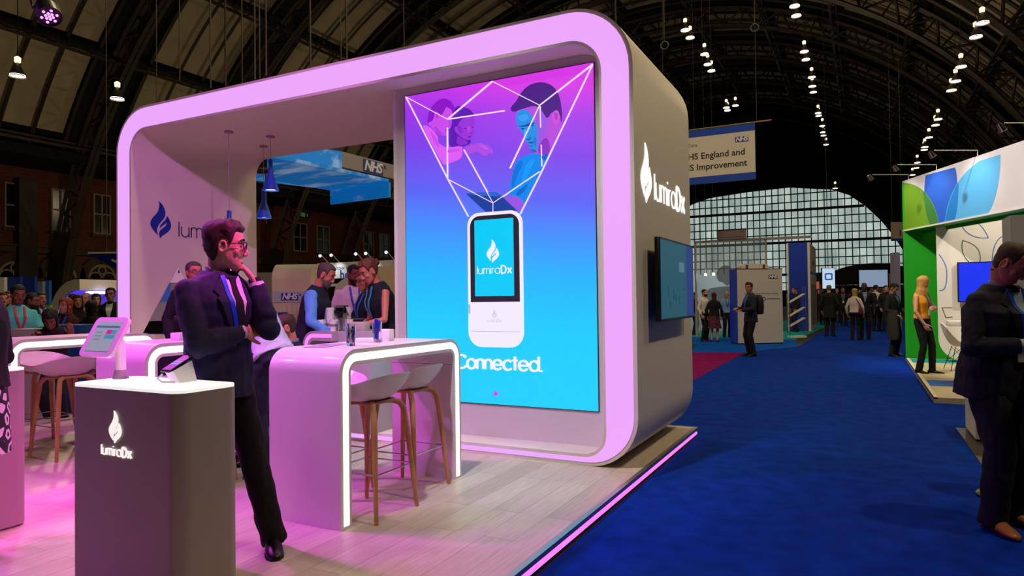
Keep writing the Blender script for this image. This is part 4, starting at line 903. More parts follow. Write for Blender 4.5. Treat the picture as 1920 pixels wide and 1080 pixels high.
wl_ = on(1758, 560, 1, 16.2).x-2.6; MB().prism(rrect(wl_, 2.2, 0.02, 3.5, (.45, .02, .02, .3)), -.06, 0, XZ).build('panel', mat('white_board', 'd8d2c6', .5), w_)
def sqw(x, y): p = on(x, y, 1, 16.2); return (p.x-2.6, p.z-.082)
def leafline(pts, c, label=None):
    o = MB().stroke([sqw(*p) for p in pts], .016, .001, .004, XZ).build('leaf_outline', mat('leaf_'+c, c, .5), w_)
    if label: o['label'] = label
def bez(a, b, c, n=14): return [((1-t)**2*a[0]+2*t*(1-t)*b[0]+t*t*c[0], (1-t)**2*a[1]+2*t*(1-t)*b[1]+t*t*c[1]) for t in [i/n for i in range(n+1)]]
K = lambda x, y: (1660+x/2.16, 260+y/2.16)
leafline(bez(K(300, 335), K(330, 410), K(417, 402))+bez(K(417, 402), K(395, 350), K(360, 335))[1:], '2a4f9c', 'dark blue leaf outline')
leafline(bez(K(383, 500), K(395, 430), K(313, 413))+bez(K(313, 413), K(300, 470), K(345, 505))[1:], '3f5a4a', 'dark green leaf outline')
leafline(bez(K(216, 468), K(255, 510), K(248, 570))+bez(K(248, 570), K(245, 620), K(218, 615))[1:], '2d6fc0', 'blue leaf outline')
leafline(bez(K(432, 500), K(435, 400), K(490, 390)), '2a5fb4', 'blue leaf outline')
leafline([K(270, 685), K(230, 685), K(245, 725), K(272, 722)], '55584e', 'grey outlined shape')
hd = thing('fascia_header', 'long white fascia header painted with green and blue overlapping leaves', 'sign', (.84, 17.05, 2.86))
e1 = Vector((2.95, 12.25)); e0 = Vector((.84, 17.05)); hw = (e1-e0).length; hdv = Vector((e1.x-e0.x, e1.y-e0.y, 0))
M = frame_M((0, 0, 0), hdv); HH = 1.085
MB().bx((0, 0, -.25), (hw, HH, 0), M).build('board', mat('header_white', 'cfcad0', .5), hd)
MB().bx((0, -.02, -.3), (hw, .012, .02), M).build('lower_edge', OFFW, hd); MB().bx((0, -.022, -.3), (hw, -.02, .015), M).build('green_underside', GREEN, hd); MB().bx((-.012, 0, -.25), (.0, HH, .0), M).build('end_edge', GREEN, hd); MB().bx((0, -.09, -.34), (hw, 0, -.30), M).build('green_valance', GREEN, hd)
hn = hdv.normalized(); nn = Vector((hn.y, -hn.x, 0))
def hp(px, py):   # photo position -> header face coordinates
    d = ray(px, py); o_ = Vector((.84, 17.05, 0)); tt = (o_-EYE).dot(nn)/d.dot(nn); p = EYE+d*tt; q = p-Vector((.84, 17.05, 2.86)); return (q.dot(hn), q.z)
Q = lambda x, y: hp(1690+x/5.4, 260+y/5.4)
def clampH(L): return [(max(.0, min(hw, a)), max(.012, min(HH, b))) for a, b in L]
def leaf(poly, c, k): MB().prism(clampH([Q(*p) for p in poly]), 0, .0005*k, M).build('painted_leaf', mat('header_'+c, c, .5), hd)
leaf([(245, 370), (545, 290)]+bez((545, 290), (590, 450), (555, 820))+[(530, 870), (380, 890), (290, 890)]+bez((290, 890), (205, 640), (245, 370)), '2a63d4', 1)
leaf(bez((15, 445), (170, 450), (270, 580))+bez((270, 580), (370, 720), (380, 880))[1:]+[(25, 945), (10, 700)], '6c9c1c', 2)
leaf(bez((225, 530), (225, 700), (295, 890))+[(380, 885)]+bez((380, 885), (360, 700), (225, 530))[1:-1], '3c7f3a', 3)
leaf([(800, 222), (1005, 160)]+bez((1005, 160), (1010, 560), (855, 810))+[(435, 885)]+bez((435, 885), (470, 430), (800, 222))[1:-1], '58aee6', 4)
leaf(bez((580, 445), (585, 700), (530, 870))+[(435, 885)]+bez((435, 885), (480, 580), (580, 445))[1:-1], '1f7fd0', 5)
for k, (px, py) in enumerate(((1692, 332), (1745, 318), (1822, 299), (0, 0))):
    a = Q((px-1690)*5.4+60, (py-260)*5.4); s = max(.05, min(hw-.1, a[0])) if px else 4.55
    b_ = Vector((.84, 17.05, 2.86+HH))+hn*s
    t = thing('arm_spotlight', ('silver arm spotlight at the green corner of the fascia header', 'silver arm spotlight above the deep blue leaf of the header', 'silver arm spotlight above the pale blue leaf of the header', 'silver arm spotlight above the plain white end of the header')[k], 'spotlight', b_)
    o_ = nn*.75+Vector((0, 0, .12)); o2 = nn*.82+Vector((0, 0, .09))
    MB().tube([(0, 0, 0), (0, 0, .10), tuple(o_)], .010, 8).build('arm', ALU, t)
    mb = MB(); mb.lathe([(0, -.02), (.035, -.02), (.06, .1), (.055, .105), (0, .03)], 18, M=Matrix.Translation(o2) @ (-nn*.5+Vector((0, 0, -.8))).to_track_quat('Z', 'Y').to_matrix().to_4x4()); mb.build('lamp_head', CHROME, t)
    MB().ball(tuple(o2+(-nn*.5+Vector((0, 0, -.8))).normalized()*.05), .028, 10, 8).build('bulb', glow('spot_white', 'fff4e4', 12.), t)
    q = b_+o2+(-nn*.5+Vector((0, 0, -.8))).normalized()*.12
    lamp('SPOT', q, 26, (1, .93, .85), aim=b_-Vector((0, 0, .6)), size=.03, angle=95, blend=.9, name='arm_spotlight_light')
lamp('SPOT', (2.7, 14.3, 3.3), 120, (1, .92, .80), aim=(1.9, 16.3, 1.1), size=.06, angle=100, blend=.6, name='stand_fill_spot')  # unseen spot added behind the header to brighten the white wall
# its screen, desk and chair
p = on(1834, 500, 1, 15.9); t = thing('wall_screen', 'black-framed flat screen glowing plain blue behind the man with the phone', 'screen', (p.x+.55, 16.08, p.z-.4))
wl0 = on(1795, 520, 1, 16.08).x-(p.x+.55); ztop = on(1795, 492, 1, 16.08).z-(p.z-.4)
MB().bx((wl0, -.03, ztop-.8), (wl0+1.42, .05, ztop)).build('frame', mat('black_plastic', '0b0b0d', .35), t); MB().bx((wl0+.02, -.034, ztop-.78), (wl0+1.40, -.03, ztop-.02)).build('display', glow('screen_deep_blue', '0a2ef0', 1.), t)
p = on(1776, 606, 1, 14.6); t = thing('white_desk', 'narrow white desk edge of the green stand beside the woman in yellow', 'desk', (p.x+.5, 14.6, .082))
MB().box((0, 0, p.z-.082), (1., .5, .09), bev=.006).build('worktop', OFFW, t); MB().box((.12, 0, (p.z-.13)/2), (.7, .4, p.z-.13)).build('pedestal', OFFW, t)
ch = on(1775, 680, 2, .082); t = thing('shell_chair', 'white moulded shell chair on thin wire legs beside the woman in yellow', 'chair', (1.55, 14.55, .082), radians(100))
top, bot = [], []
for i in range(9):
    s = i/8; R1, R2 = [], []
    for k in range(28):
        a = tau*k/28; c, s_ = cos(a), sin(a); back = max(0, (s_+.2)/1.2); x, y = .23*math.copysign(abs(c)**.8, c), .21*math.copysign(abs(s_)**.8, s_)
        z = .44+.42*back**1.5*s**4+.05*(abs(c)**2)*s**3*(1-back); R1.append((x*s if s else x*.02, y*s+.06*back*s**3 if s else y*.02, z)); R2.append((R1[-1][0], R1[-1][1]+.01*back*s, z-.012))
    top.append(R1); bot.append(R2)
MB().loft(top+bot[::-1]).build('seat_shell', OFFW, t)
for i in (-1, 1):
    for j in (-1, 1): MB().tube([(i*.21, j*.2, 0), (i*.1, j*.09, .43)], .006, 6).build('leg', mat('wire_black', '1c1c1c', .4, .5), t)
mb = MB()
for i in (-1, 1): mb.tube([(i*.18, -.17, .14), (i*.11, .1, .42)], .004, 6); mb.tube([(i*.18, .17, .14), (i*.11, -.1, .42)], .004, 6)
mb.build('wire_brace', mat('wire_black', '1c1c1c', .4, .5), t)
t = thing('low_plinth', 'low white plinth box standing behind the legs of the man with the phone', 'plinth', (1.45, 8.37, .012))
MB().box((0, 0, .20), (.96, .72, .36)).build('body', OFFW, t); MB().box((-.02, 0, .395), (1.02, .76, .03), bev=.008).build('top', OFFW, t)
flat('floor_panel', [(.88, 1.), (4.0, 1.), (4.0, 8.75), (.88, 8.75)], mat('dark_boards', '2c2117', .5), 'dark brown floor panel under the chrome stool and the low plinth', .011)
t = thing('bar_stool', 'chrome bar stool on a round disc foot behind the man with the phone', 'stool', (.93, 5.92, .012))
MB().lathe([(0, 0), (.215, 0), (.22, .008), (.12, .03), (.04, .055), (.03, .08), (0, .08)], 36).build('disc_foot', CHROME, t)
MB().tube([(0, 0, .07), (0, 0, .72)], .026, 16).build('column', CHROME, t)
MB().tube([(.0, -.02, .36), (.05, -.14, .36), (.16, -.19, .36), (.27, -.14, .36), (.3, 0, .36), (.2, .03, .36), (0, .02, .36)], .012, 8).build('footrest', CHROME, t)
MB().lathe([(0, .72), (.17, .72), (.19, .75), (.18, .80), (0, .81)], 28).build('seat', mat('black_leather', '0e0d0d', .5), t)
t = thing('white_cabinet', 'tall pale grey cabinet edge behind the head of the man with the phone', 'cabinet', (2.15, 11.4, .082))
xw = on(1887, 450, 1, 11.4).x; z_ = on(1887, 408, 1, 11.4).z
MB().bx((xw-2.15, -.3, 0), (xw-2.15+1.2, .3, z_-.082)).build('body', mat('cabinet_pale', 'b4b6bc', .5), t); MB().box((xw-2.15+.42, -.32, z_-.42), (.5, .04, .35), bev=.02).build('handle_box', mat('cabinet_pale', 'b4b6bc', .5), t)

# ================================================================== behind the arch, towards the brick wall
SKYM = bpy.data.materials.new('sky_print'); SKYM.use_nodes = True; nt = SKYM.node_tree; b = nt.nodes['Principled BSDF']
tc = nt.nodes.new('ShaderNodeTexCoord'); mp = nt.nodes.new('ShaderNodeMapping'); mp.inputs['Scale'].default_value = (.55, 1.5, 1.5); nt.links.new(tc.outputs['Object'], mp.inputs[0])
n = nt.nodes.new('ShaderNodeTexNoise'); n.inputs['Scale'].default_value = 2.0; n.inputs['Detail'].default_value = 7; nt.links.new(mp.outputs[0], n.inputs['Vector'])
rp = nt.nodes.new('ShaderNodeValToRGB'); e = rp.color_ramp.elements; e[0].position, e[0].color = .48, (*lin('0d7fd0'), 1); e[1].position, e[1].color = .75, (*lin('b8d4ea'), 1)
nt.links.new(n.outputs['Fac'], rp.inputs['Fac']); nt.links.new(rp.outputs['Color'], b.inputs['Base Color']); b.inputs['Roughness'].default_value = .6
nt.links.new(rp.outputs['Color'], b.inputs['Emission Color']); b.inputs['Emission Strength'].default_value = .33  # own glow added to the cloud print to brighten it in the dark hall
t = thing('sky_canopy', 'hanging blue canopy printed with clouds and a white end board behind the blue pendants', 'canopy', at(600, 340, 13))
O = t.location
Z3 = 3.7
a, b_, c, d = on(430, 325, 2, Z3), on(619, 357, 2, Z3), on(729, 341.5, 2, Z3), on(500, 293, 2, Z3)
loc = lambda p, dz=0: (p.x-O.x, p.y-O.y, p.z-O.z+dz)
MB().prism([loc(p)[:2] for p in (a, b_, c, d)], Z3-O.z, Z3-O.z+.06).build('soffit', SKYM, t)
def board(nm, p, q, z0, z1, m_, th=.05):
    dv = (q-p); dv.z = 0; nv = Vector((-dv.y, dv.x, 0)).normalized()*th; P = [p, q, q+nv, p+nv]
    return MB().prism([(v.x-O.x, v.y-O.y) for v in P], z0-O.z, z1-O.z).build(nm, m_, t)
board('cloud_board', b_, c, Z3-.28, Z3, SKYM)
D2 = 13.6
u0, u1 = at(455, 300, 12.2), at(641, 283, D2); zt_ = at(641, 284, D2).z; zb_ = at(641, 313, D2).z
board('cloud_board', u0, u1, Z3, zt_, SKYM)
w1 = at(760, 315, 12.4); w1 = on(760, 315, 2, zt_)
board('end_board', u1, w1, zb_, zt_, mat('canopy_white', '9a9490', .7), .04)
dvv = (w1-u1); dvv.z = 0
M = frame_M((u1.x-O.x, u1.y-O.y, zb_-O.z), dvv); q = on(699, 310, 2, (zt_+zb_)/2)
s = (at(700, 311, 13.0)-u1); hb = zt_-zb_
sx_ = .0
for k in range(400):   # where the sight line of the mark meets the board
    sx_ = k*.01; pp = u1+dvv.normalized()*sx_; v = pp-EYE; xx = 960+FPX*v.dot(_r)/v.dot(_f)
    if xx > 699: break
nhs(t, M @ T(sx_, hb*.47, .004), .95*hb*2.1, hb*.84)
for v in (u0, u1, w1): MB().tube([(v.x-O.x, v.y-O.y, zt_-O.z), (v.x-O.x, v.y-O.y, 16)], .012, 5).build('wire', RW, t)

# white curved kiosk with the blue box sign
p = at(546, 560, 12); t = thing('curved_kiosk', 'cream curved kiosk panel with a blue box logo behind the seated red-faced man', 'kiosk', (p.x, p.y, 0), math.atan2(_r.y, _r.x))
MB().prism([(0, 0), (0, 1.85)]+arc(.3, 1.85, .3, 180, 90, 8)[1:]+[(.9, 2.15), (.9, 0)], -.345, .345, Matrix(((0, 0, 1, 0), (1, 0, 0, 0), (0, 1, 0, 0), (0, 0, 0, 1)))).build('body', mat('kiosk_cream', 'd6c8a4', .55), t)
MB().box((0, -.006, 1.56), (.655, .012, .20)).build('logo_panel', mat('logo_panel', 'b9bcc4', .6), t); nhs(t, T(-.02, -.014, 1.56) @ XZ, .30, .125)
MB().box((-.15, -.006, 1.22), (.17, .012, .13)).build('blue_notice', NHSB, t)
# potted grass in front of it
p = at(563, 600, 11.2); t = thing('potted_grass', 'thin brown ornamental grass in a dark pot in front of the cream kiosk', 'plant', (p.x, p.y, 0)); t['kind'] = 'thing'
MB().lathe([(0, 0), (.13, 0), (.17, .45), (.155, .45), (.12, .05), (0, .05)], 20).build('pot', DARK, t)
mb = MB(); random.seed(5)
for i in range(46):
    a = random.random()*tau; l_ = .3*random.random(); mb.tube([(.05*cos(a), .05*sin(a), .4), (.1*cos(a), .1*sin(a), .9), (l_*cos(a), l_*sin(a), 1.2+.28*random.random())], [.005, .004, .002], 4)
mb.build('grass_blades', mat('dry_grass', '5c4a2c', .8), t)
# long white fascia
A_, B_ = at(594, 494, 20), at(760, 499, 18.5); t = thing('fascia_wall', 'long white lit fascia with blue lettering behind the coffee bar', 'sign', (A_.x, A_.y, 0)); dvv = B_-A_; dvv.z = 0; M = frame_M((0, 0, 0), dvv); wd = dvv.length
zt_ = A_.z; zb_ = at(594, 523, 20).z
MB().bx((0, zb_, -.3), (wd, zt_, 0), M).build('fascia', mat('fascia_white', 'd4d4cc', .5), t); MB().bx((-.05, zb_, -.3), (.0, zt_, .0), M).build('blue_edge', NHSB, t)
MB().text('how can we', .19, M @ T(wd*.37, zt_-.16, .002)).build('lettering', NHSB, t); MB().text('help', .36, M @ T(wd*.37, zt_-.37, .002), bold=.02).build('lettering', NHSB, t)
MB().bx((0, 1.9, -.32), (wd, 1.98, .03), M).build('rail', ALU, t); MB().bx((0, 0, -3.2), (wd, 1.9, -3.1), M).build('back_wall', mat('back_grey', '8d8c86', .6), t)
MB().bx((0, 0, -.3), (.12, zb_, -.1), M).build('post', ALU, t); MB().bx((wd-.1, 0, -.3), (wd, zb_, -.1), M).build('post', ALU, t)
for k, s in enumerate((.14, .27, .55, .66, .88)):
    q = t.location+dvv.normalized()*wd*s; q.z = zt_; nv = Vector((dvv.y, -dvv.x, 0)).normalized()
    l_ = thing('arm_spotlight', 'small arm spotlight leaning out over the white lit fascia', 'spotlight', q, 0, 'arm spotlights on the white fascia')
    MB().tube([(0, 0, 0), tuple(nv*.3+Vector((0, 0, .22)))], .014, 6).build('arm', ALU, l_); MB().ball(tuple(nv*.34+Vector((0, 0, .19))), .045, 10, 8).build('lamp_head', glow('spot_dim', 'd8e8ff', 1.5), l_)
    if k in (0, 1, 3): lamp('SPOT', q+nv*.36+Vector((0, 0, .1)), 12, (.92, 1, .98), aim=q-Vector((0, 0, .4)), size=.04, angle=90, blend=.9, name='fascia_light')
o, w, h = booth('cream panel end with a rounded top beyond the woman in navy', 709, 640, 499, 13.2, 'cfc09c', 40, .3)
o, w, h = booth('pale pinkish wall strip between the arch and the cream kiosk', 470, 640, 511, 14.5, 'a0938c', 42, .2)
p = at(658, 555, 15); t = thing('round_sign', 'white rounded sign with the start of a magenta word', 'sign', (p.x, p.y, 0), math.atan2(_r.y, _r.x)); 
MB().box((0, .05, .7), (.1, .06, 1.4)).build('post', ALU, t); MB().prism(arc(0, 0, .36, 0, 350, 26), 0, .05, T(0, 0, p.z+.05) @ XZ).build('disc', mat('sign_white', 'cfccd0', .5), t); MB().text('find', .26, T(.05, -.052, p.z+.12) @ XZ).build('lettering', mat('magenta_letters', 'a01c5c', .5), t)

# ---- stands seen beyond the left edge of the arch
def c_arch(label, px, py, D, sc):
    o_ = at(px, py, D); t = thing('curved_arch', label, 'exhibition stand', (o_.x, o_.y, 0), math.atan2(_r.y, _r.x)-.32, 'white curved arches lit violet inside')
    H = 2.02*sc; r = .80*sc; w = .24
    o = [(0, 0), (0, H-r)]+arc(r, H-r, r, 180, 90, 14)[1:]+[(r+.08, H)]; i = [(r+.08, H-w)]+arc(r, H-r, r-w, 90, 180, 14)[0:]+[(w, 0)]
    MB().prism(o+i, -1.0, 0, XZ).build('arch', mat('arch_cream', 'e6e0d0', .5), t)
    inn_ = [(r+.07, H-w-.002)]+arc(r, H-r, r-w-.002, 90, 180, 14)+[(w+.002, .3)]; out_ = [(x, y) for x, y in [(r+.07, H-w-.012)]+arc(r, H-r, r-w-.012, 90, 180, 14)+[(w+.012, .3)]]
    MB().prism(inn_+out_[::-1], -.95, -.05, XZ).build('violet_glow_skin', glow('violet_glow_skin', '5a3cf0', .75), t)  # glowing skin stands in for violet light on the arch's inner face
    MB().box((r+.02, .5, H-w-.05), (.4, .3, .06)).build('lamp_box', glow('violet_lamp', 'b8b4ff', 2.5), t); nhs(t, T(.07, -.004, H*.585) @ XZ @ Matrix.Rotation(0, 4, 'Z'), .11, .05, x=False); return t
c_arch('white curved arch lit violet inside, behind the red-haired woman', 94, 600, 15, 1.0)
c_arch('second white curved arch lit violet, cut off by the lilac edge of the big arch', 170, 600, 18, 1.03)
booth('white panel at the far edge behind the teal-shirted man', -12, 600, 520, 17, 'c6c4c2', 20, .1)
booth('dark blue exhibition panel behind the head of the teal-shirted man', 12, 600, 519, 17.2, '0d2c86', 26, .1)
booth('dark blue exhibition panel next to the grey one, behind the bearded teal-shirted man', 39, 600, 519, 17.4, '0d2c86', 26, .1)
booth('narrow grey-blue panel beside the dark blue panels', 66, 600, 528, 17.6, '6a7488', 14, .1)
booth('narrow bright blue panel beside the white curved arch', 80, 600, 526, 17.8, '1450a8', 12, .1)
booth('lime green low screen behind the man in the blue suit', 80, 640, 572, 13, '9cc410', 15, .05)
booth('white low counter in front of the teal-shirted man', 8, 700, 618, 7.9, 'a39b9e', 55, .4, 'counter', 'visitor_counter')
booth('pale low counter with blue front behind the raised hand', 62, 700, 610, 8.9, '706a70', 40, .4, 'counter', 'visitor_counter')
booth('blue-fronted low counter below the red-haired woman', 113, 700, 610, 8.9, '0e4a86', 34, .4, 'counter', 'visitor_counter')
p = at(200, 478, 12); t = thing('angled_sign', 'dark blue angular hanging sign with white stripes, cut off by the arch', 'sign', p, math.atan2(_r.y, _r.x))
MB().prism([(-.3, .02), (1.2, .06), (1.2, -.5), (.25, -.28)], -.05, .05, XZ).build('board', mat('sign_navy', '0c1a78', .5), t); MB().bx((-.3, -.06, .02), (1.2, .06, .05)).build('top_edge', OFFW, t)
mb = MB(); mb.stroke([(.12, -.09), (.5, -.3)], .03, .05, .056, XZ); mb.stroke([(.2, -.09), (.58, -.3)], .03, .05, .056, XZ); mb.build('white_stripe', OFFW, t)
for x in (0., .9): MB().tube([(x, 0, .05), (x, 0, 12)], .008, 5).build('wire', RW, t)
# triangular opening in the inner wall, its view painted as flat coloured bands
t = thing('opening_triangle', 'flat triangular panel standing for an opening in the inner wall of the arch behind the man in navy', 'opening_view', (X0+.287, 6.0, FZ+.1))
def sqi(px, py): p = on(px, py, 0, X0+.289); return (p.y-6.0, p.z-FZ-.1)
tri = [sqi(333, 501), sqi(267, 626), sqi(399, 626)]
MB().prism(tri, 0, .006, T(.0, 0, 0) @ YZ).build('opening_backing', mat('opening_view', 'c8c8c8', .03, 1.), t)
def trc(y):  # clip the triangle at height z rows
    a, b_, c = tri; f = (a[1]-y)/(a[1]-b_[1]); return (a[0]+(b_[0]-a[0])*f, y), (a[0]+(c[0]-a[0])*f, y)
zA, zB_ = sqi(333, 530)[1], sqi(333, 566)[1]
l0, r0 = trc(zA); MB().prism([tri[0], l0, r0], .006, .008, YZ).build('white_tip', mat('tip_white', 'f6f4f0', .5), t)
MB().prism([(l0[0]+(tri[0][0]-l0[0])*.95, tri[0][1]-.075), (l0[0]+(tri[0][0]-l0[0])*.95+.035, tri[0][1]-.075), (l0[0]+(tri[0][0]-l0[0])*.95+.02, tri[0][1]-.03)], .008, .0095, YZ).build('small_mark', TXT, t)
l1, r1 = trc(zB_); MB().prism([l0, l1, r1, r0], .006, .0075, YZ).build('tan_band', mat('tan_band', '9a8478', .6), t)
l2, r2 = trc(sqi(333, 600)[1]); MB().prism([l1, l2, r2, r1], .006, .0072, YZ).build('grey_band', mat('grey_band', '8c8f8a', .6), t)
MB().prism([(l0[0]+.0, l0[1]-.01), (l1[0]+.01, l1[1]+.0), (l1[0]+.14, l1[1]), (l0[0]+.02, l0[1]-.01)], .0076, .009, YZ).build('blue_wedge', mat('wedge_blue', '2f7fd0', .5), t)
# ================================================================== people
HEADZ = [(-.118, .060, .018, .014), (-.108, .052, .031, .030), (-.09, .036, .046, .050), (-.065, .022, .056, .066), (-.035, .010, .0625, .079), (0., .002, .067, .088), (.035, -.004, .0715, .094), (.07, -.009, .070, .091), (.098, -.012, .058, .076), (.117, -.013, .036, .048), (.124, -.013, .012, .016)]
def head_ring(z):
    H = HEADZ
    if z <= H[0][0]: return H[0][1:]
    for a, b in zip(H, H[1:]):
        if z <= b[0]:
            t = (z-a[0])/(b[0]-a[0]); return tuple(a[i]+(b[i]-a[i])*t for i in (1, 2, 3))
    return H[-1][1:]
def head_geo(mb, M):
    rings = []
    for z, cy, rx, ry in HEADZ:
        rings.append([(rx*math.copysign(abs(cos(tau*k/20))**.9, cos(tau*k/20)), cy+ry*sin(tau*k/20), z) for k in range(20)])
    mb.loft(rings, M=M)
    mb.tube([(0, .086, .03), (0, .096, .0), (0, .106, -.026), (0, .101, -.037), (0, .088, -.040)], [.007, .009, .0115, .0115, .008], 10, M)      # nose
    for s in (-1, 1):
        mb.ball((s*.010, .096, -.035), (.009, .010, .008), 8, 6, M)
        mb.tube([(s*.008, .086, .033), (s*.03, .082, .036), (s*.052, .066, .03)], [.008, .009, .006], 8, M)                                       # brow
        mb.ball((s*.036, .056, -.024), (.028, .020, .026), 10, 8, M)                                                                               # cheek
        mb.tube([(s*(.0755+.004*(1-cos(a))), -.006-.017*cos(a), -.004+.027*sin(a)) for a in [tau*k/14 for k in range(14)]], .0055, 8, M, closed=True); mb.ball((s*.0735, -.004, -.006), (.006, .017, .024), 10, 8, M)                                         # ear
    mb.tube([(-.022, .077, -.071), (0, .086, -.070), (.022, .077, -.071)], [.005, .008, .005], 8, M); mb.tube([(-.02, .075, -.08), (0, .083, -.081), (.02, .075, -.08)], [.005, .008, .005], 8, M)
    mb.ball((0, .064, -.104), (.020, .017, .016), 10, 8, M)
def remesh(mb, vox, smooth_n=3, name='tmp'):
    me = mb.mesh(name, mat('tmp', '808080'), 0); o = bpy.data.objects.new(name, me); COL.objects.link(o)
    r = o.modifiers.new('r', 'REMESH'); r.mode = 'VOXEL'; r.voxel_size = vox; r.use_smooth_shade = True
    if smooth_n:
        s = o.modifiers.new('s', 'SMOOTH'); s.factor = .5; s.iterations = smooth_n
    dg = bpy.context.evaluated_depsgraph_get(); out = bpy.data.meshes.new_from_object(o.evaluated_get(dg))
    v = [p.co.copy() for p in out.vertices]; f = [tuple(p.vertices) for p in out.polygons]
    bpy.data.objects.remove(o); bpy.data.meshes.remove(me); bpy.data.meshes.remove(out); return v, f
def soft(v, f, amp, fr, seed=0):                             # gentle cloth folds
    m = MB(); m.v = [tuple(p) for p in v]; m.f = f
    if not amp: return m
    me = bpy.data.meshes.new('x'); me.from_pydata(m.v, [], m.f); me.update()
    m.v = [tuple(p.co+p.normal*(noise.noise(Vector((p.co.x*fr+seed, p.co.y*fr, p.co.z*fr*.75)))*amp+noise.noise(Vector((p.co.x*fr*2.3, p.co.y*fr*2.3+seed, p.co.z*fr*1.4)))*amp*.5)) for p in me.vertices]
    bpy.data.meshes.remove(me); return m
def hand_geo(mb, w, d, up, side, curl=.5, spread=.12, thumb=None, curls=None):
    # w wrist, d pointing direction, up = back of the hand, side +1: thumb to the (d x up) side
    d = Vector(d).normalized(); up = Vector(up); up = (up-d*up.dot(d)).normalized(); s = d.cross(up)*side
    w = Vector(w)
    R = []
    for t, hw, th in ((-.03, .024, .019), (.0, .027, .017), (.03, .037, .0155), (.06, .041, .0145), (.088, .040, .012), (.096, .036, .008)):
        c = w+d*t; R.append([c+s*hw*cos(tau*k/14)+up*th*sin(tau*k/14) for k in range(14)])
    mb.loft(R)
    for i, (o, l) in enumerate(((.029, .070), (.010, .079), (-.010, .073), (-.028, .057))):
        c = curls[i] if curls else curl*(1+.08*i); p = w+d*.085+s*o; q = [p-d*.02, p]; a = 0.
        for k, seg in enumerate((.44, .32, .26)):
            a += c*(.75, 1.0, .8)[k]; dd = d*cos(a)-up*sin(a)+s*(o*spread*8*.1); p = p+dd.normalized()*l*seg; q.append(p)
        mb.tube(q, [.0085, .0092, .0084, .0076, .0062], 9); mb.ball(tuple(p), .0062, 8, 6)
    tb = w+d*.022+s*.026
    t1 = thumb or (d*.75+s*.62-up*.25); t1 = Vector(t1).normalized(); p1 = tb+t1*.042; p2 = p1+(t1*.75+d*.5-up*.2).normalized()*.034; p3 = p2+(t1*.45+d*.75-up*.25).normalized()*.024
    mb.tube([tb-t1*.02, tb, p1, p2, p3], [.012, .0135, .0112, .0098, .007], 9); mb.ball(tuple(p3), .007, 8, 6)
def dirn(a, b): return (Vector(b)-Vector(a)).normalized()
SKINS = {'pale': 'c8907a', 'tan': 'a5704f', 'dark': '4a2c1e', 'ruddy': 'c0725c', 'brown': '7c4c34'}
def skinm(k): return mat('skin_'+k, SKINS[k], .5)
def cloth(c, rough=.85): return mat('cloth_'+c, c, rough)
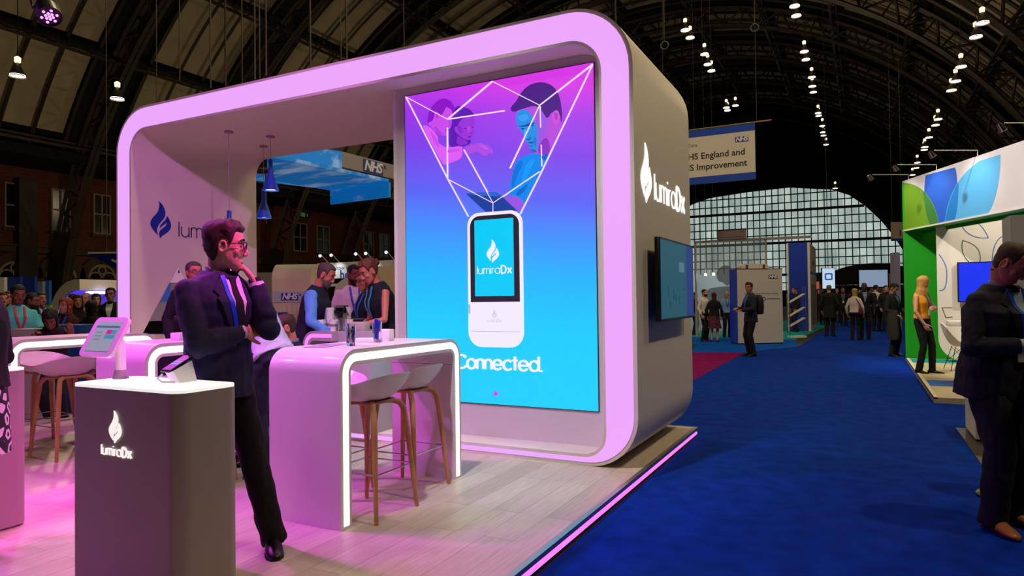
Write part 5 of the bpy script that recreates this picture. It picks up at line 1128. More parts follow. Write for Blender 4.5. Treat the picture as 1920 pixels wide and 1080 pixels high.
def person(label, loc, rot, h=1.75, skin='pale', hair='short', hairc='1c120c', top='jacket', topc='14182c', legs='trousers', legc='10121c', shoec='0c0a0a',
           lean=0., turn=0., hy=0., hp=0., hr=0., arms=None, feet=None, kn=None, pel=.955, fat=1., female=False, vox=.013, shirt=None, tie=None, lanyard=None, badge=None,
           glasses=None, bag=None, hands=None, beard=None, folds=.005, shoulders=1., group=None, hem=None, extra=None, bald=False, pelx=0., name='person', name_badge=None, skirt='flared', cuffs=None, watch=None, toes=None):
    root = thing(name, label, 'person', loc, rot, group); s_ = h/1.75; root.scale = (s_,)*3
    fw = .90 if female else 1.; fw *= shoulders
    PEL = Vector((pelx, 0, pel))
    MT = Matrix.Translation(PEL) @ RZ(radians(turn)*.5) @ RX(-radians(lean)) @ RZ(radians(turn)*.5) @ Matrix.Translation((0, 0, -.955))
    tp = lambda x, y, z: MT @ Vector((x, y, z))
    sh = {i: tp(i*.168*fw, -.010, 1.365) for i in (-1, 1)}
    nk = tp(0, -.012, 1.455)
    MH = Matrix.Translation(tp(0, .032, 1.598)) @ (MT.to_3x3() @ Matrix.Rotation(radians(-lean*-.75), 3, 'X')).to_4x4() @ RZ(radians(hy-turn)) @ RX(-radians(hp)) @ RY(radians(hr))
    # arms
    A = {}
    arms = arms or {}
    for i in (-1, 1):
        e, w = arms.get(i, ((i*.245, -.03, 1.13), (i*.25, .07, .89)))
        e = Vector(e); w = Vector(w); e = sh[i]+(e-sh[i]).normalized()*.285; w = e+(w-e).normalized()*.255
        A[i] = (sh[i], e, w)
    # legs
    feet = feet or {1: (.10, .0, .08), -1: (-.10, .0, .08)}
    kn = kn or {}
    L = {}
    for i in (-1, 1):
        hp_ = PEL+RZ(radians(turn)*.3) @ Vector((i*.088, 0, -.03)); an = Vector(feet[i]); dd = an-hp_; ln = dd.length; a_, b_ = .435, .425
        if ln > a_+b_-.002: k = hp_+dd*(a_/(a_+b_)); 
        else:
            x_ = (ln*ln+a_*a_-b_*b_)/(2*ln); q = math.sqrt(max(0, a_*a_-x_*x_)); f_ = Vector(kn.get(i, (0, 1, 0))); f_ = (f_-dd*(f_.dot(dd)/ln/ln)).normalized(); k = hp_+dd/ln*x_+f_*q
        L[i] = (hp_, k, an)
    # ---- body: one continuous surface
    b = MB(); g = .86
    tor = ((.90, .0, .150, .105), (.98, .0, .155, .108), (1.08, .0, .130 if female else .138, .098), (1.2, .004, .145 if female else .152, .108), (1.31, .0, .155*fw, .108), (1.39, -.006, .150*fw, .085), (1.44, -.012, .085, .06), (1.47, -.012, .055, .052))
    E = lambda z, cy, rx, ry, k=22: [tp(rx*math.copysign(abs(cos(tau*j/k))**.8, cos(tau*j/k)), cy+ry*math.copysign(abs(sin(tau*j/k))**.9, sin(tau*j/k)), z) for j in range(k)]
    b.loft([E(z, cy, rx*(fat if z < 1.3 else 1)*.93, ry*(fat if z < 1.3 else 1)*.92) for z, cy, rx, ry in tor])
    hb = MH @ Vector((0, -.022, -.05)); b.tube([tp(0, -.016, 1.42), nk, (nk+hb)/2, hb, MH @ Vector((0, -.015, .02))], [.062, .056, .054, .055, .05] if not female else [.054, .048, .046, .048, .045], 14)
    for i in (-1, 1):
        s0, e, w = A[i]; th = .88 if female else 1.
        b.tube([s0+(tp(0, 0, 1.36)-s0)*.25, s0, s0+(e-s0)*.5, e, e+(w-e)*.35, w, w+(w-e).normalized()*.02], [.05*th, .050*th, .044*th, .038*th, .040*th, .027*th, .025*th], 12)
        b.ball(tuple(e), .038*th, 10, 8)
        a0, k, an = L[i]; b.tube([a0+Vector((0, 0, .05)), a0, a0+(k-a0)*.5, k, k+(an-k)*.35, k+(an-k)*.85, an], [.078, .078, .066, .050, .052, .034, .034], 14)
        if legs != 'trousers': b.tube([an, an+Vector((0, .05, -.04)), an+Vector((0, .12, -.06))], [.034, .032, .02], 8)
    v, f = remesh(b, vox if vox > .009 else .0065, 1)
    b = MB(); b.v = [tuple(p) for p in v]; b.f = f
    hm = MB(); head_geo(hm, MH); hm.tube([(nk+hb)/2, hb, MH @ Vector((0, -.015, .02))], [.053, .0545, .05] if not female else [.0455, .0475, .045], 14)
    v, f = remesh(hm, .0036 if vox < .01 else (.0055 if vox < .016 else .0075), 5 if vox < .01 else 2); b.add(v, f)
    hands = hands or {}
    hv = MB()
    for i in (-1, 1):
        s0, e, w = A[i]; hd = hands.get(i, {})
        d = Vector(hd.get('d', (w-e))); up = Vector(hd.get('up', (i*1., 0, 0.001) if abs((w-e).normalized().z) > .6 else (0, 0, 1)))
        s2 = d.normalized().cross(up); sd = hd.get('side')
        if sd is None: sd = 1 if s2.dot(Vector((-i*.5, .8, .35))) > 0 else -1
        hand_geo(hv, w, d, up, sd, hd.get('curl', .45), thumb=hd.get('thumb'), curls=hd.get('curls'))
    v, f = remesh(hv, .0038 if vox < .009 else .006, 1); b.add(v, f)
    b.build('body', skinm(skin), root, ang=0).data.shade_smooth()
    # ---- eyes, brows, mouth
    if vox < .02:
        for i in (-1, 1):
            MB().ball((i*.031, .0755, .012), (.0125, .0100, .0072), 12, 8, MH).build('eye', mat('eye_white', '9a908c', .3), root, ang=0)
            MB().ball((i*.031, .0835, .012), (.0058, .0035, .0062), 10, 6, MH).build('iris', mat('iris', '1c120e', .2), root, ang=0)
            MB().tube([(i*.014, .0915, .036), (i*.034, .0895, .043), (i*.054, .073, .036)], [.003, .004, .002], 6, MH).build('eyebrow', mat('hair_'+(hairc or '2a1a10'), hairc or '2a1a10', .7), root)
        MB().tube([(-.021, .0815, -.0755), (0, .0905, -.0755), (.021, .0815, -.0755)], [.0025, .0042, .0025], 8, MH).build('lips', mat('lip_'+skin, {'pale': '9a5048', 'tan': '7c4438', 'dark': '2e1614', 'ruddy': '96443c', 'brown': '5a2e26'}[skin], .5), root)
    # ---- hair
    if hair:
        N_ = 40; th = {'short': .010, 'curly': .014, 'receding': .006, 'long': .016, 'bob': .016, 'bun': .013, 'crop': .005, 'quiff': .014}[hair]
        def low(ph):                                         # ph 0 = face, pi = nape
            c = cos(ph)
            if hair in ('long', 'bob'):
                lo_ = {'long': -.27, 'bob': -.12}[hair]
                return .078 if c > .66 else (.078-.09*(.66-c)/.36 if c > .30 else (lo_ if c < .12 else -.012+(lo_+.012)*(.30-c)/.18))
            front = {'receding': .105, 'short': .082, 'curly': .078, 'crop': .082, 'bun': .08, 'quiff': .08}[hair]
            if c > .66: return front
            if c > .34: return front+(-.005-front)*((.66-c)/.32)**1.6
            if c > .24: return -.005+.040*((.34-c)/.10)
            if c > -.22: return .036
            if c > -.5: return .036-.105*((-.22-c)/.28)
            return -.069-.012*min(1, (-.5-c)/.3) if hair != 'bun' else -.05
        outer, inner = [], []
        R_ = 16
        for r in range(R_+1):
            t = r/R_; Ro, Ri = [], []
            for k in range(N_):
                ph = tau*k/N_; zl = low(ph); z = .124+(zl-.124)*(1-(1-t)**1.7)
                zc = max(z, -.06); cy, rx, ry = head_ring(zc)
                if z > .116: q = max(0., (.124-z)/.008); rx, ry = .012+.024*q, .016+.032*q
                if zc < .0 and cos(ph) < 0: ry = max(ry, .088) if hair in ('long', 'bob') else .089+zc*.42; cy = min(cy, .0)
                sx, sy = sin(ph), cos(ph)
                n_ = noise.noise(Vector((sx*3.1, sy*3.1, z*26+2)))*(.009 if hair in ('curly', 'quiff', 'bun', 'bob') else .002)+noise.noise(Vector((sx*9, sy*9, z*70)))*(.006 if hair in ('curly', 'quiff', 'bun', 'bob', 'long') else .0015)
                tap = 1 if (t < .55 or hair in ('long', 'bob')) else max(.12, 1-(t-.55)/.45)
                o_ = (th*(1.35 if (hair in ('quiff', 'curly') and cos(ph) > .1 and z > .07) else 1)+n_)*tap
                if hair in ('long',) and z < -.1: o_ += .01
                up_ = max(0, (z-.05)/.074)*o_*.9
                Ro.append((sx*(rx+o_), cy+sy*(ry+o_), z+up_)); Ri.append((sx*(rx-.006), cy+sy*(ry-.006), z-.004*(z > .1)))
            outer.append(Ro); inner.append(Ri)
        hb_ = MB(); hb_.loft(outer+inner[::-1], M=MH)
        if hair == 'bun': hb_.ball((0, -.105, .045), (.042, .04, .038), 14, 10, MH); hb_.ball((.02, -.13, .06), (.022, .02, .02), 10, 8, MH)
        hb_.build('hair', mat('hair_'+hairc, hairc, .6, var=.35, scale=60), root, ang=60)
    if beard:
        bb = MB(); rows = []
        for z in (-.117, -.105, -.085, -.06, -.04):
            cy, rx, ry = head_ring(z); a1_ = radians(95 if z > -.09 else 100)
            rows.append([((rx+.006)*sin(a1_*(k/12*2-1)), cy+(ry+.006)*cos(a1_*(k/12*2-1)), z-.004) for k in range(13)]+[((rx-.006)*sin(a1_*(1-k/12*2)), cy+(ry-.006)*cos(a1_*(1-k/12*2)), z) for k in range(13)])
        bb.loft(rows, M=MH); bb.build('beard', mat('hair_'+beard, beard, .8, var=.3, scale=60), root, ang=60)
    if glasses:
        gm = mat('frame_'+glasses, glasses, .3); gb = MB()
        for i in (-1, 1):
            gb.tube([(i*.034+.026*cos(a), .103-.012*abs(cos(a))*(1 if i*cos(a) > 0 else 0), .010+.019*math.copysign(abs(sin(a))**.7, sin(a))) for a in [tau*k/20 for k in range(20)]], .0024, 6, MH, closed=True)
            gb.tube([(i*.059, .093, .016), (i*.0785, .02, .014), (i*.083, -.012, .004)], .0023, 6, MH)
        gb.tube([(-.009, .104, .014), (0, .107, .017), (.009, .104, .014)], .002, 6, MH); gl = gb.build('glasses', gm, root)
        for i in (-1, 1): MB().prism([(i*.034+.024*cos(tau*k/18), .010+.017*math.copysign(abs(sin(tau*k/18))**.7, sin(tau*k/18))) for k in range(18)], -.0005, .0005, MH @ T(0, .1005, 0) @ XZ).build('lens', mat('lens_blue', '6a8cff', .05, alpha=.45) if cuffs else mat('lens_clear', '8a94a0', .05, alpha=.12), gl)
    # ---- upper garment
    add = {'jacket': .016, 'shirt': .008, 'tee': .008, 'dress': .008, 'vest': .014, 'tank': .005, 'coat': .02}[top]
    hemz = hem if hem is not None else {'jacket': .80, 'shirt': .93, 'tee': .88, 'dress': .955, 'vest': .88, 'tank': .95, 'coat': .62}[top]
    c = MB(); rings = []
    zt = [(hemz, .0, .168, .122)]+[t_ for t_ in ((.85, .0, .170, .122), (.90, .0, .165, .118), (.98, .0, .160, .112), (1.06, .0, .145 if female else .150, .104)) if t_[0] > hemz+.02]+[(1.16, .002, .148 if female else .156, .110), (1.25, .006, .158 if female else .165, .125 if female else .116), (1.32, .002, .165*fw, .116), (1.365, -.006, .168*fw, .098), (1.40, -.009, .150*fw, .088), (1.430, -.011, .116*fw, .078), (1.455, -.012, .088, .068), (1.472, -.013, .070, .060)]
    if top == 'coat': zt[0] = (hemz, 0, .19, .14)
    if top == 'tank': zt = zt[:-1]
    tors = [E(z, cy, (rx+add)*(fat if z < 1.34 else 1+(fat-1)*.4), (ry+add*.9)*(fat if z < 1.34 else 1), 28) for z, cy, rx, ry in zt]
    c.loft(tors); tb = MB(); tb.loft(tors); bvh = BVHTree.FromPolygons([Vector(p) for p in tb.v], tb.f)
    sl = {'jacket': 1., 'shirt': 1., 'coat': 1., 'tee': .42, 'dress': 0, 'tank': 0, 'vest': 0}[top]
    for i in (-1, 1):
        s0, e, w = A[i]; q = .9 if female else 1.; ad = add*.8
        if sl == 1.:
            wc = e+(w-e)*(.93 if top != 'shirt' else .9)
            c.tube([s0+(tp(0, 0, 1.33)-s0)*.3, s0, s0+(e-s0)*.3, s0+(e-s0)*.65, e, e+(wc-e)*.3, e+(wc-e)*.7, wc], [(.056+ad)*q, (.051+ad)*q, (.051+ad)*q, (.047+ad)*q, (.044+ad)*q, (.045+ad)*q, (.039+ad)*q, (.034+ad)*q], 16)
            c.ball(tuple(e), (.046+ad)*q, 12, 8); c.ball(tuple(s0), (.052+ad)*q, 12, 8)
        elif sl: c.tube([s0+(tp(0, 0, 1.33)-s0)*.3, s0, s0+(e-s0)*.4, s0+(e-s0)*.75], [.066*q, .064*q, .062*q, .066*q], 14)
    v, f = remesh(c, max(.009, vox*.9) if vox > .009 else .007, 4)
    gname = {'jacket': 'suit_jacket', 'shirt': 'shirt', 'tee': 'polo_shirt', 'dress': 'dress', 'vest': 'waistcoat', 'tank': 'sleeveless_top', 'coat': 'coat'}[top]
    soft(v, f, folds, 15, len(label)).build(gname, cloth(topc), root, ang=0).data.shade_smooth()
    if top == 'vest':
        c = MB()
        for i in (-1, 1):
            s0, e, w = A[i]; wc = e+(w-e)*.9; c.tube([s0+(tp(0, 0, 1.33)-s0)*.3, s0, s0+(e-s0)*.4, e, e+(wc-e)*.4, wc], [.066, .068, .064, .058, .054, .042], 16); c.ball(tuple(e), .057, 12, 8); c.ball(tuple(s0), .066, 12, 8)
        v, f = remesh(c, .010, 3); soft(v, f, .008, 17, 3).build('shirt', cloth(shirt or '6f9fd8'), root, ang=0).data.shade_smooth()
    def decal(nm, poly, m_, off=.004, front=True, th_=.006):
        # cloth piece lying on the torso: outline in (x, z) of the torso frame
        n = len(poly); tri = geometry.tessellate_polygon([[Vector((p[0], p[1], 0)) for p in poly]]); bm = bmesh.new()
        vv = [bm.verts.new((p[0], 0, p[1])) for p in poly]
        for t_ in tri:
            try: bm.faces.new([vv[j] for j in t_])
            except ValueError: pass
        for _ in range(4):
            es = [e_ for e_ in bm.edges if e_.calc_length() > .03]
            if not es: break
            bmesh.ops.subdivide_edges(bm, edges=es, cuts=1); bmesh.ops.triangulate(bm, faces=bm.faces[:])
        R3 = MT.to_3x3(); dr = R3 @ Vector((0, -1 if front else 1, 0)); O1, O2 = [], []
        bm.verts.index_update(); ok = True
        for q in bm.verts:
            o_ = tp(q.co.x, 1. if front else -1., q.co.z); hit = bvh.ray_cast(o_, dr)
            p_ = hit[0] if hit[0] is not None else tp(q.co.x, .07 if front else -.07, q.co.z)
            O1.append(p_-dr*off); O2.append(p_-dr*(off-th_))
        m2 = MB(); k = len(O1); fs = [tuple(x.index for x in fc.verts) for fc in bm.faces]
        m2.v = [tuple(p) for p in O1+O2]; m2.f = fs+[tuple(x+k for x in reversed(q)) for q in fs]
        for e_ in bm.edges:
            if len(e_.link_faces) == 1: a_, b_ = e_.verts[0].index, e_.verts[1].index; m2.f.append((a_, b_, b_+k, a_+k))
        bm.free(); return m2.build(nm, m_, root)
    if shirt and top in ('jacket', 'coat'):
        vb = hem_v = 1.12
        decal('shirt_front', [(-.052, 1.452), (-.03, 1.43), (.03, 1.43), (.052, 1.452), (.06, 1.36), (.028, 1.2), (.0, vb), (-.028, 1.2), (-.06, 1.36)], cloth(shirt), .007, th_=.010)
        for i in (-1, 1):
            decal('lapel', [(i*.055, 1.454), (i*.118, 1.375), (i*.098, 1.35), (i*.112, 1.335), (i*.05, 1.18), (i*.006, 1.10), (i*.030, 1.22), (i*.056, 1.36)], cloth(topc), .013, th_=.012)
        col = MB(); 
        for r_ in (0,): col.loft([[tp((.066+.004*kk)*cos(tau*j/24), -.010+(.060+.004*kk)*sin(tau*j/24), 1.450+.042*kk*(1-.45*max(0, sin(tau*j/24)))-.012*max(0, sin(tau*j/24))) for j in range(24)] for kk in (0, 1)]+[[tp((.058)*cos(tau*j/24), -.010+.054*sin(tau*j/24), 1.450+.042*kk*(1-.45*max(0, sin(tau*j/24)))-.012*max(0, sin(tau*j/24))) for j in range(24)] for kk in (1, 0)], closed=True)
        col.build('shirt_collar', cloth(shirt), root)
    if top in ('shirt', 'tee', 'vest'):
        MB().loft([[tp((.068+.006*kk)*cos(tau*j/24), -.010+(.062+.006*kk)*sin(tau*j/24), 1.448+.026*kk*(1-.6*max(0, sin(tau*j/24)))) for j in range(24)] for kk in (0, 1)]+[[tp(.058*cos(tau*j/24), -.010+.054*sin(tau*j/24), 1.448+.026*kk*(1-.6*max(0, sin(tau*j/24)))) for j in range(24)] for kk in (1, 0)], closed=True).build('collar', cloth(shirt if top == 'vest' and shirt else topc), root)
    if tie: decal('tie', [(-.02, 1.442), (.02, 1.442), (.015, 1.405), (.032, 1.2), (.0, 1.10), (-.032, 1.2), (-.015, 1.405)], cloth(tie), .014, th_=.009)
    if lanyard:
        for i in ((1,) if cuffs and watch else (-1, 1)): decal('lanyard', [(i*.044, 1.452), (i*.066, 1.448), (i*.060, 1.30), (i*.012, 1.13), (-i*.006, 1.13), (i*.034, 1.30)], mat('lanyard_'+lanyard, lanyard, .5), .0165, th_=.006)
        if badge: decal('badge_card', [(-.035, 1.13), (.035, 1.13), (.035, 1.03), (-.035, 1.03)], mat('badge_'+badge, badge, .5), .017, th_=.005)
    if name_badge: decal('name_badge', [(-.150, 1.275), (-.088, 1.275), (-.088, 1.312), (-.150, 1.312)], mat('badge_'+name_badge, name_badge, .4), .012, th_=.008)
    if cuffs:
        for i in (-1, 1):
            s0, e, w = A[i]; u_ = (w-e).normalized(); MB().tube([w-u_*.03, w-u_*.002], [.040, .038], 16).build('shirt_cuff', cloth(cuffs), root)
    if watch:
        s0, e, w = A[-1]; u_ = (w-e).normalized(); MB().tube([w-u_*.0, w+u_*.022], [.034, .033], 16).build('wrist_band', mat('black_plastic', '0b0b0d', .35), root)
    # ---- lower garment
    c = MB()
    lt = legs
    if lt == 'trousers':
        c.loft([E(z, cy, rx*fat, ry*fat, 24) for z, cy, rx, ry in ((.86, 0, .150, .112), (.92, 0, .162, .116), (.985, .0, .158, .112), (1.03, 0, .150, .106))])
        for i in (-1, 1):
            a0, k, an = L[i]; q = .9 if female else max(1., fat)
            c.tube([a0+Vector((0, 0, .06)), a0, a0+(k-a0)*.5, k, k+(an-k)*.4, k+(an-k)*.88, an+(an-k).normalized()*.045], [.094*q, .094*q, .084*q, .069*q, .067*q, .061*q, .066*q], 16); c.ball(tuple(k), .068*q, 10, 8)
        v, f = remesh(c, max(.009, vox*.9) if vox > .009 else .008, 3); soft(v, f, folds*1.1, 13, 5+len(label)).build('trousers', cloth(legc), root, ang=0).data.shade_smooth()
    elif lt == 'skirt':
        zz_ = [(1.02, .148, .105), (.95, .165, .118), (.85, .178, .13), (.65, .205, .16), (.47, .235, .19)] if top != 'dress' else [(1.02, .150, .105), (.93, .168, .12), (.82, .172, .125), (.68, .168, .125)]
        if skirt == 'pencil': zz_ = [(1.03, .150, .106), (.95, .172, .122), (.85, .182, .130), (.70, .188, .138), (.56, .190, .145)]
        pl = .05 if skirt == 'flared' and top != 'dress' else .0
        nn_ = 40; o1 = [[tp(rx*(1+pl*sin(7*tau*j/nn_)*(1.03-z)*1.6)*cos(tau*j/nn_), ry*(1+pl*sin(7*tau*j/nn_)*(1.03-z)*1.6)*sin(tau*j/nn_), z) for j in range(nn_)] for z, rx, ry in zz_]
        o2 = [[tp(.96*rx*cos(tau*j/nn_), .96*ry*sin(tau*j/nn_), z) for j in range(nn_)] for z, rx, ry in zz_]
        MB().loft(o1+o2[::-1], closed=True).build('skirt', legc if not isinstance(legc, str) else cloth(legc), root, ang=60)
    for i in (-1, 1):
        a0, k, an = L[i]; f_ = Vector((dirn(k, an).x*0, 1, 0)); yaw_ = radians((toes or {}).get(i, -12*i))
        M = Matrix.Translation((an.x, an.y, an.z-.08)) @ RZ(yaw_)
        R = []
        for y, hw, ht in ((-.075, .018, .06), (-.065, .030, .075), (-.03, .037, .105), (.03, .039, .095), (.08, .045, .066), (.14, .044, .045), (.175, .030, .030), (.188, .012, .02)):
            hw *= .85 if female else 1.; ht *= .62 if female else 1.
            R.append([(hw*cos(tau*j/14), y, max(.0, ht*.5+ht*.5*sin(tau*j/14))) for j in range(14)])
        sh_ = MB().loft(R, M=M).build('shoe', mat('leather_'+shoec, shoec, .35), root, ang=60)
        MB().loft([[((hw+.003)*cos(a_), y, z) for z, a_ in ((0, 0), (0, pi), (.012, pi), (.012, 0))] for y, hw in ((-.07, .026), (-.03, .034), (.05, .038), (.1, .045), (.15, .04), (.185, .016))], M=M).build('sole', mat('sole_dark', '060505', .6), sh_)
    if bag == 'backpack':
        bp = MB(); bp.loft([[tp(rx*math.copysign(abs(cos(tau*j/20))**.7, cos(tau*j/20)), -.20+ry*math.copysign(abs(sin(tau*j/20))**.7, sin(tau*j/20)), z) for j in range(20)] for z, rx, ry in ((.98, .10, .05), (1.0, .14, .085), (1.15, .15, .095), (1.32, .14, .085), (1.42, .10, .06), (1.44, .05, .03))])
        bo = bp.build('backpack', mat('bag_black', '0d0e10', .7), root, ang=50)
        for i in (-1, 1): decal('backpack_strap', [(i*.085, 1.44), (i*.125, 1.42), (i*.145, 1.2), (i*.115, 1.2)], mat('bag_black', '0d0e10', .7), .012, th_=.01)
    if bag == 'shoulder':
        p = tp(.20, -.02, .98); bo = MB().box(tuple(p), (.09, .26, .24), bev=.03).build('handbag', mat('bag_red', '6a1018', .5), root)
        MB().tube([tp(.2, .06, 1.08), tp(.19, .11, 1.25), tp(.1, .08, 1.43), tp(.06, -.03, 1.46), tp(.08, -.11, 1.38), tp(.19, -.13, 1.2), tp(.2, -.1, 1.08)], .012, 8).build('bag_strap', mat('bag_red', '6a1018', .5), root)
    if extra: extra(root, MT, MH, A, L)
    return root
def face_to(p, px):                                          # heading that turns a figure towards the camera, plus px degrees to the photo's right
    return math.atan2(EYE.y-p.y, EYE.x-p.x)-pi/2+radians(px)
def stand(label, px, py, D, facing, base=0., h=None, **k):
    p = at(px, py, D); hh = h or max(1.45, p.z-base); loc = Vector((p.x, p.y, base))
    return person(label, loc, face_to(loc, facing), hh, **k)
# ------------------------------------------------------------------ who stands where
# the man in the navy suit
p = at(409, 700, 3.62); loc = Vector((p.x, p.y, FZ))
person('man in navy suit and glasses with hand on chin, standing behind the grey plinth', loc, face_to(loc, 40), 1.83, skin='pale', hair='curly', hairc='2a130c', top='jacket', topc='1e1c40', legs='trousers', legc='0b0a12', fat=1.04, shoulders=1.08,
       shirt='d9cbe2', tie='0c0a14', lanyard='1440e0', name_badge='cfc2e6', glasses='0d0d12', cuffs='d9cbe2', watch=True, vox=.008, folds=.007, hy=46, hp=4, lean=2,
       arms={1: ((.205, .10, 1.12), (-.12, .15, 1.185)), -1: ((-.14, .225, 1.15), (-.125, .14, 1.40))},
       hands={1: dict(d=(-.95, .02, .05), up=(.1, .9, .3), side=1, curl=.5), -1: dict(d=(.42, -.45, .80), up=(-.55, .55, .62), side=-1, curl=.75, thumb=(.35, -.35, .85))},
       feet={-1: (-.215, .15, .08), 1: (.10, -.06, .08)}, toes={-1: -40, 1: 10}, hem=.83)
# the man with the phone at the far side of the aisle
p = on(1866, 985, 2, .011); loc = Vector((p.x+.02, p.y, .012))
def phone(root, MT, MH, A, L):
    w = (A[1][2]+A[-1][2])/2; MB().prism(rrect(-.037, .037, -.075, .075, .008, 4), -.004, .004, T(w.x, w.y+.10, w.z+.035) @ RX(radians(25))).build('phone', DARK, root)
person('man in dark navy suit and tan shoes looking down at his phone', loc, face_to(loc, 50), 1.80, skin='ruddy', hair='receding', hairc='3a2a1c', top='jacket', topc='121624', legs='trousers', legc='0c0f1a', shoec='9c6430',
       shirt='8fa2c4', lanyard='1a49b8', badge='b9bcc4', cuffs='b8c4dc', vox=.009, folds=.006, fat=1.24, lean=7, hp=36, hy=22, arms={1: ((.25, .07, 1.13), (.035, .31, 1.12)), -1: ((-.25, .07, 1.13), (-.035, .31, 1.12))},
       hands={1: dict(d=(-.35, .8, .25), up=(.75, -.1, .6), side=1, curl=.75), -1: dict(d=(.35, .8, .25), up=(-.75, -.1, .6), side=-1, curl=.75)}, feet={1: (.10, .05, .08), -1: (-.12, -.03, .08)}, hem=.79, extra=phone)
# woman in yellow
p = on(1731, 699, 2, .081); loc = Vector((p.x, p.y, .082))
person('blonde woman in sleeveless yellow top and black trousers standing on the cream platform', loc, face_to(loc, 62), 1.72, skin='pale', hair='long', hairc='b98a48', top='tank', topc='d9940c', legs='trousers', legc='0a0a0c', shoec='0a0808', female=True,
       lanyard='1c5c86', badge='d8dcd8', hy=70, hp=8, arms={1: ((.235, .02, 1.13), (.20, .13, .90)), -1: ((-.2, .12, 1.15), (.02, .24, 1.16))}, hands={-1: dict(d=(.9, .1, .0), up=(0, .9, .3), side=-1)}, feet={1: (.07, -.03, .08), -1: (-.11, .10, .08)}, vox=.010, hem=.97)
# woman cut off by the photo's edge
mm = bpy.data.materials.new('leaf_print'); mm.use_nodes = True; nt = mm.node_tree; b = nt.nodes['Principled BSDF']; tc = nt.nodes.new('ShaderNodeTexCoord')
vo = nt.nodes.new('ShaderNodeTexVoronoi'); vo.feature = 'DISTANCE_TO_EDGE'; vo.inputs['Scale'].default_value = 11; vo.inputs['Randomness'].default_value = .9; nt.links.new(tc.outputs['Object'], vo.inputs['Vector'])
rp = nt.nodes.new('ShaderNodeValToRGB'); rp.color_ramp.interpolation = 'CONSTANT'; e = rp.color_ramp.elements; e[0].position, e[0].color = 0, (.01, .01, .012, 1); e[1].position, e[1].color = .13, (.62, .58, .60, 1); q = e.new(.30); q.color = (.01, .01, .012, 1)
nt.links.new(vo.outputs['Distance'], rp.inputs['Fac']); nt.links.new(rp.outputs['Color'], b.inputs['Base Color']); b.inputs['Roughness'].default_value = .7
p = at(-41, 700, 3.75); loc = Vector((p.x, p.y, FZ))
person('woman in black jacket and black-and-white leaf print skirt, cut off by the edge', loc, face_to(loc, -120), 1.70, skin='pale', hair='bob', hairc='1c120c', top='jacket', topc='0c0a10', legs='skirt', legc=mm, skirt='pencil', female=True, vox=.010, feet={1: (.09, .02, .08), -1: (-.09, 0, .08)}, hem=.93, arms={1: ((.24, 0, 1.13), (.2, .2, 1.1)), -1: ((-.25, .0, 1.13), (-.2, .2, 1.1))})
# ---- people inside and behind the arch
AZ = FZ+.096
stand('grey-haired man in glasses standing behind the shoulder of the man in navy', 362, 487, 7.5, 15, AZ, skin='ruddy', hair='short', hairc='4a4644', top='jacket', topc='15151f', shirt='c8c8d4', glasses='0d0d12', vox=.011, hy=10)
stand('person seated with back turned, dark hair and bright blue lanyard, behind the middle table', 322, 584, 6.3, 150, FZ, 1.72, skin='dark', hair='short', hairc='0d0808', top='jacket', topc='120c1c', lanyard='2a3cf0', vox=.011, pel=.52, lean=12, hp=10, arms={1: ((.22, .14, .72), (.1, .36, .72)), -1: ((-.22, .14, .72), (-.1, .36, .72))}, feet={1: (.12, .42, .08), -1: (-.12, .42, .08)})
def bend(label, px, py, D, facing, base, h, **k): return stand(label, px, py, D, facing, base, h, **k)
bend('person in pale shirt leaning over, back turned, behind the elbow of the navy man', 512, 560, 5.3, -140, FZ, 1.74, skin='ruddy', hair='short', hairc='5a3426', top='shirt', topc='b9b6d2', legs='trousers', legc='1a1c34', vox=.010, lean=38, hp=20, fat=1.12, folds=.009, arms={1: ((.26, .25, 1.05), (.2, .42, .95)), -1: ((-.26, .25, 1.05), (-.2, .42, .95))})
bend('balding red-faced man in a dark suit seated by the coffee bar, seen in profile', 556, 577, 6.0, -80, FZ, 1.72, skin='ruddy', hair='receding', hairc='3a2014', top='jacket', topc='0d0c14', shirt='9a86b8', vox=.010, pel=.52, lean=6, hp=12, arms={1: ((.22, .14, .72), (.1, .36, .72)), -1: ((-.22, .14, .72), (-.1, .36, .72))}, feet={1: (.12, .42, .08), -1: (-.12, .42, .08)})
bend('grey-bearded man in blue shirt and navy waistcoat leaning on the coffee bar', 578, 520, 7.0, 70, AZ, 1.72, skin='ruddy', hair='short', hairc='4c403a', beard='6a5a52', top='vest', topc='10142a', shirt='5f9be6', legs='trousers', legc='101018', vox=.010, lean=14, hp=22, fat=1.12, arms={1: ((.26, .12, 1.10), (.2, .3, .96)), -1: ((-.26, .14, 1.1), (-.1, .36, 1.0))})
bend('dark-bearded man in a white shirt with blue lanyard behind the coffee machine', 662, 519, 8.2, 12, AZ, 1.74, skin='brown', hair='crop', hairc='140c0a', beard='1a100c', top='shirt', topc='d9ccc8', lanyard='2c4fb4', badge='c9ccd4', hp=14, hy=20, vox=.010)
bend('auburn-haired woman in glasses holding her hands together beside the bearded man', 688, 526, 7.6, -62, AZ, 1.64, skin='ruddy', hair='bob', hairc='7a2c0e', top='shirt', topc='0d0f14', lanyard='3a5cc0', glasses='101014', female=True, hp=12, vox=.010, arms={1: ((.22, .08, 1.13), (.03, .26, 1.2)), -1: ((-.22, .08, 1.13), (-.02, .25, 1.15))})
bend('woman in sleeveless navy dress with hair in a bun bending towards the others', 728, 499, 7.0, -66, AZ, 1.76, skin='ruddy', hair='bun', hairc='5c3018', top='dress', topc='0c0e1c', legs='skirt', legc='0c0e1c', lanyard='3a8ab0', female=True, lean=16, hp=26, vox=.010, fat=1.08, shoulders=1.08, arms={1: ((.24, .10, 1.12), (.2, .26, .95)), -1: ((-.22, .14, 1.12), (-.1, .34, 1.02))})
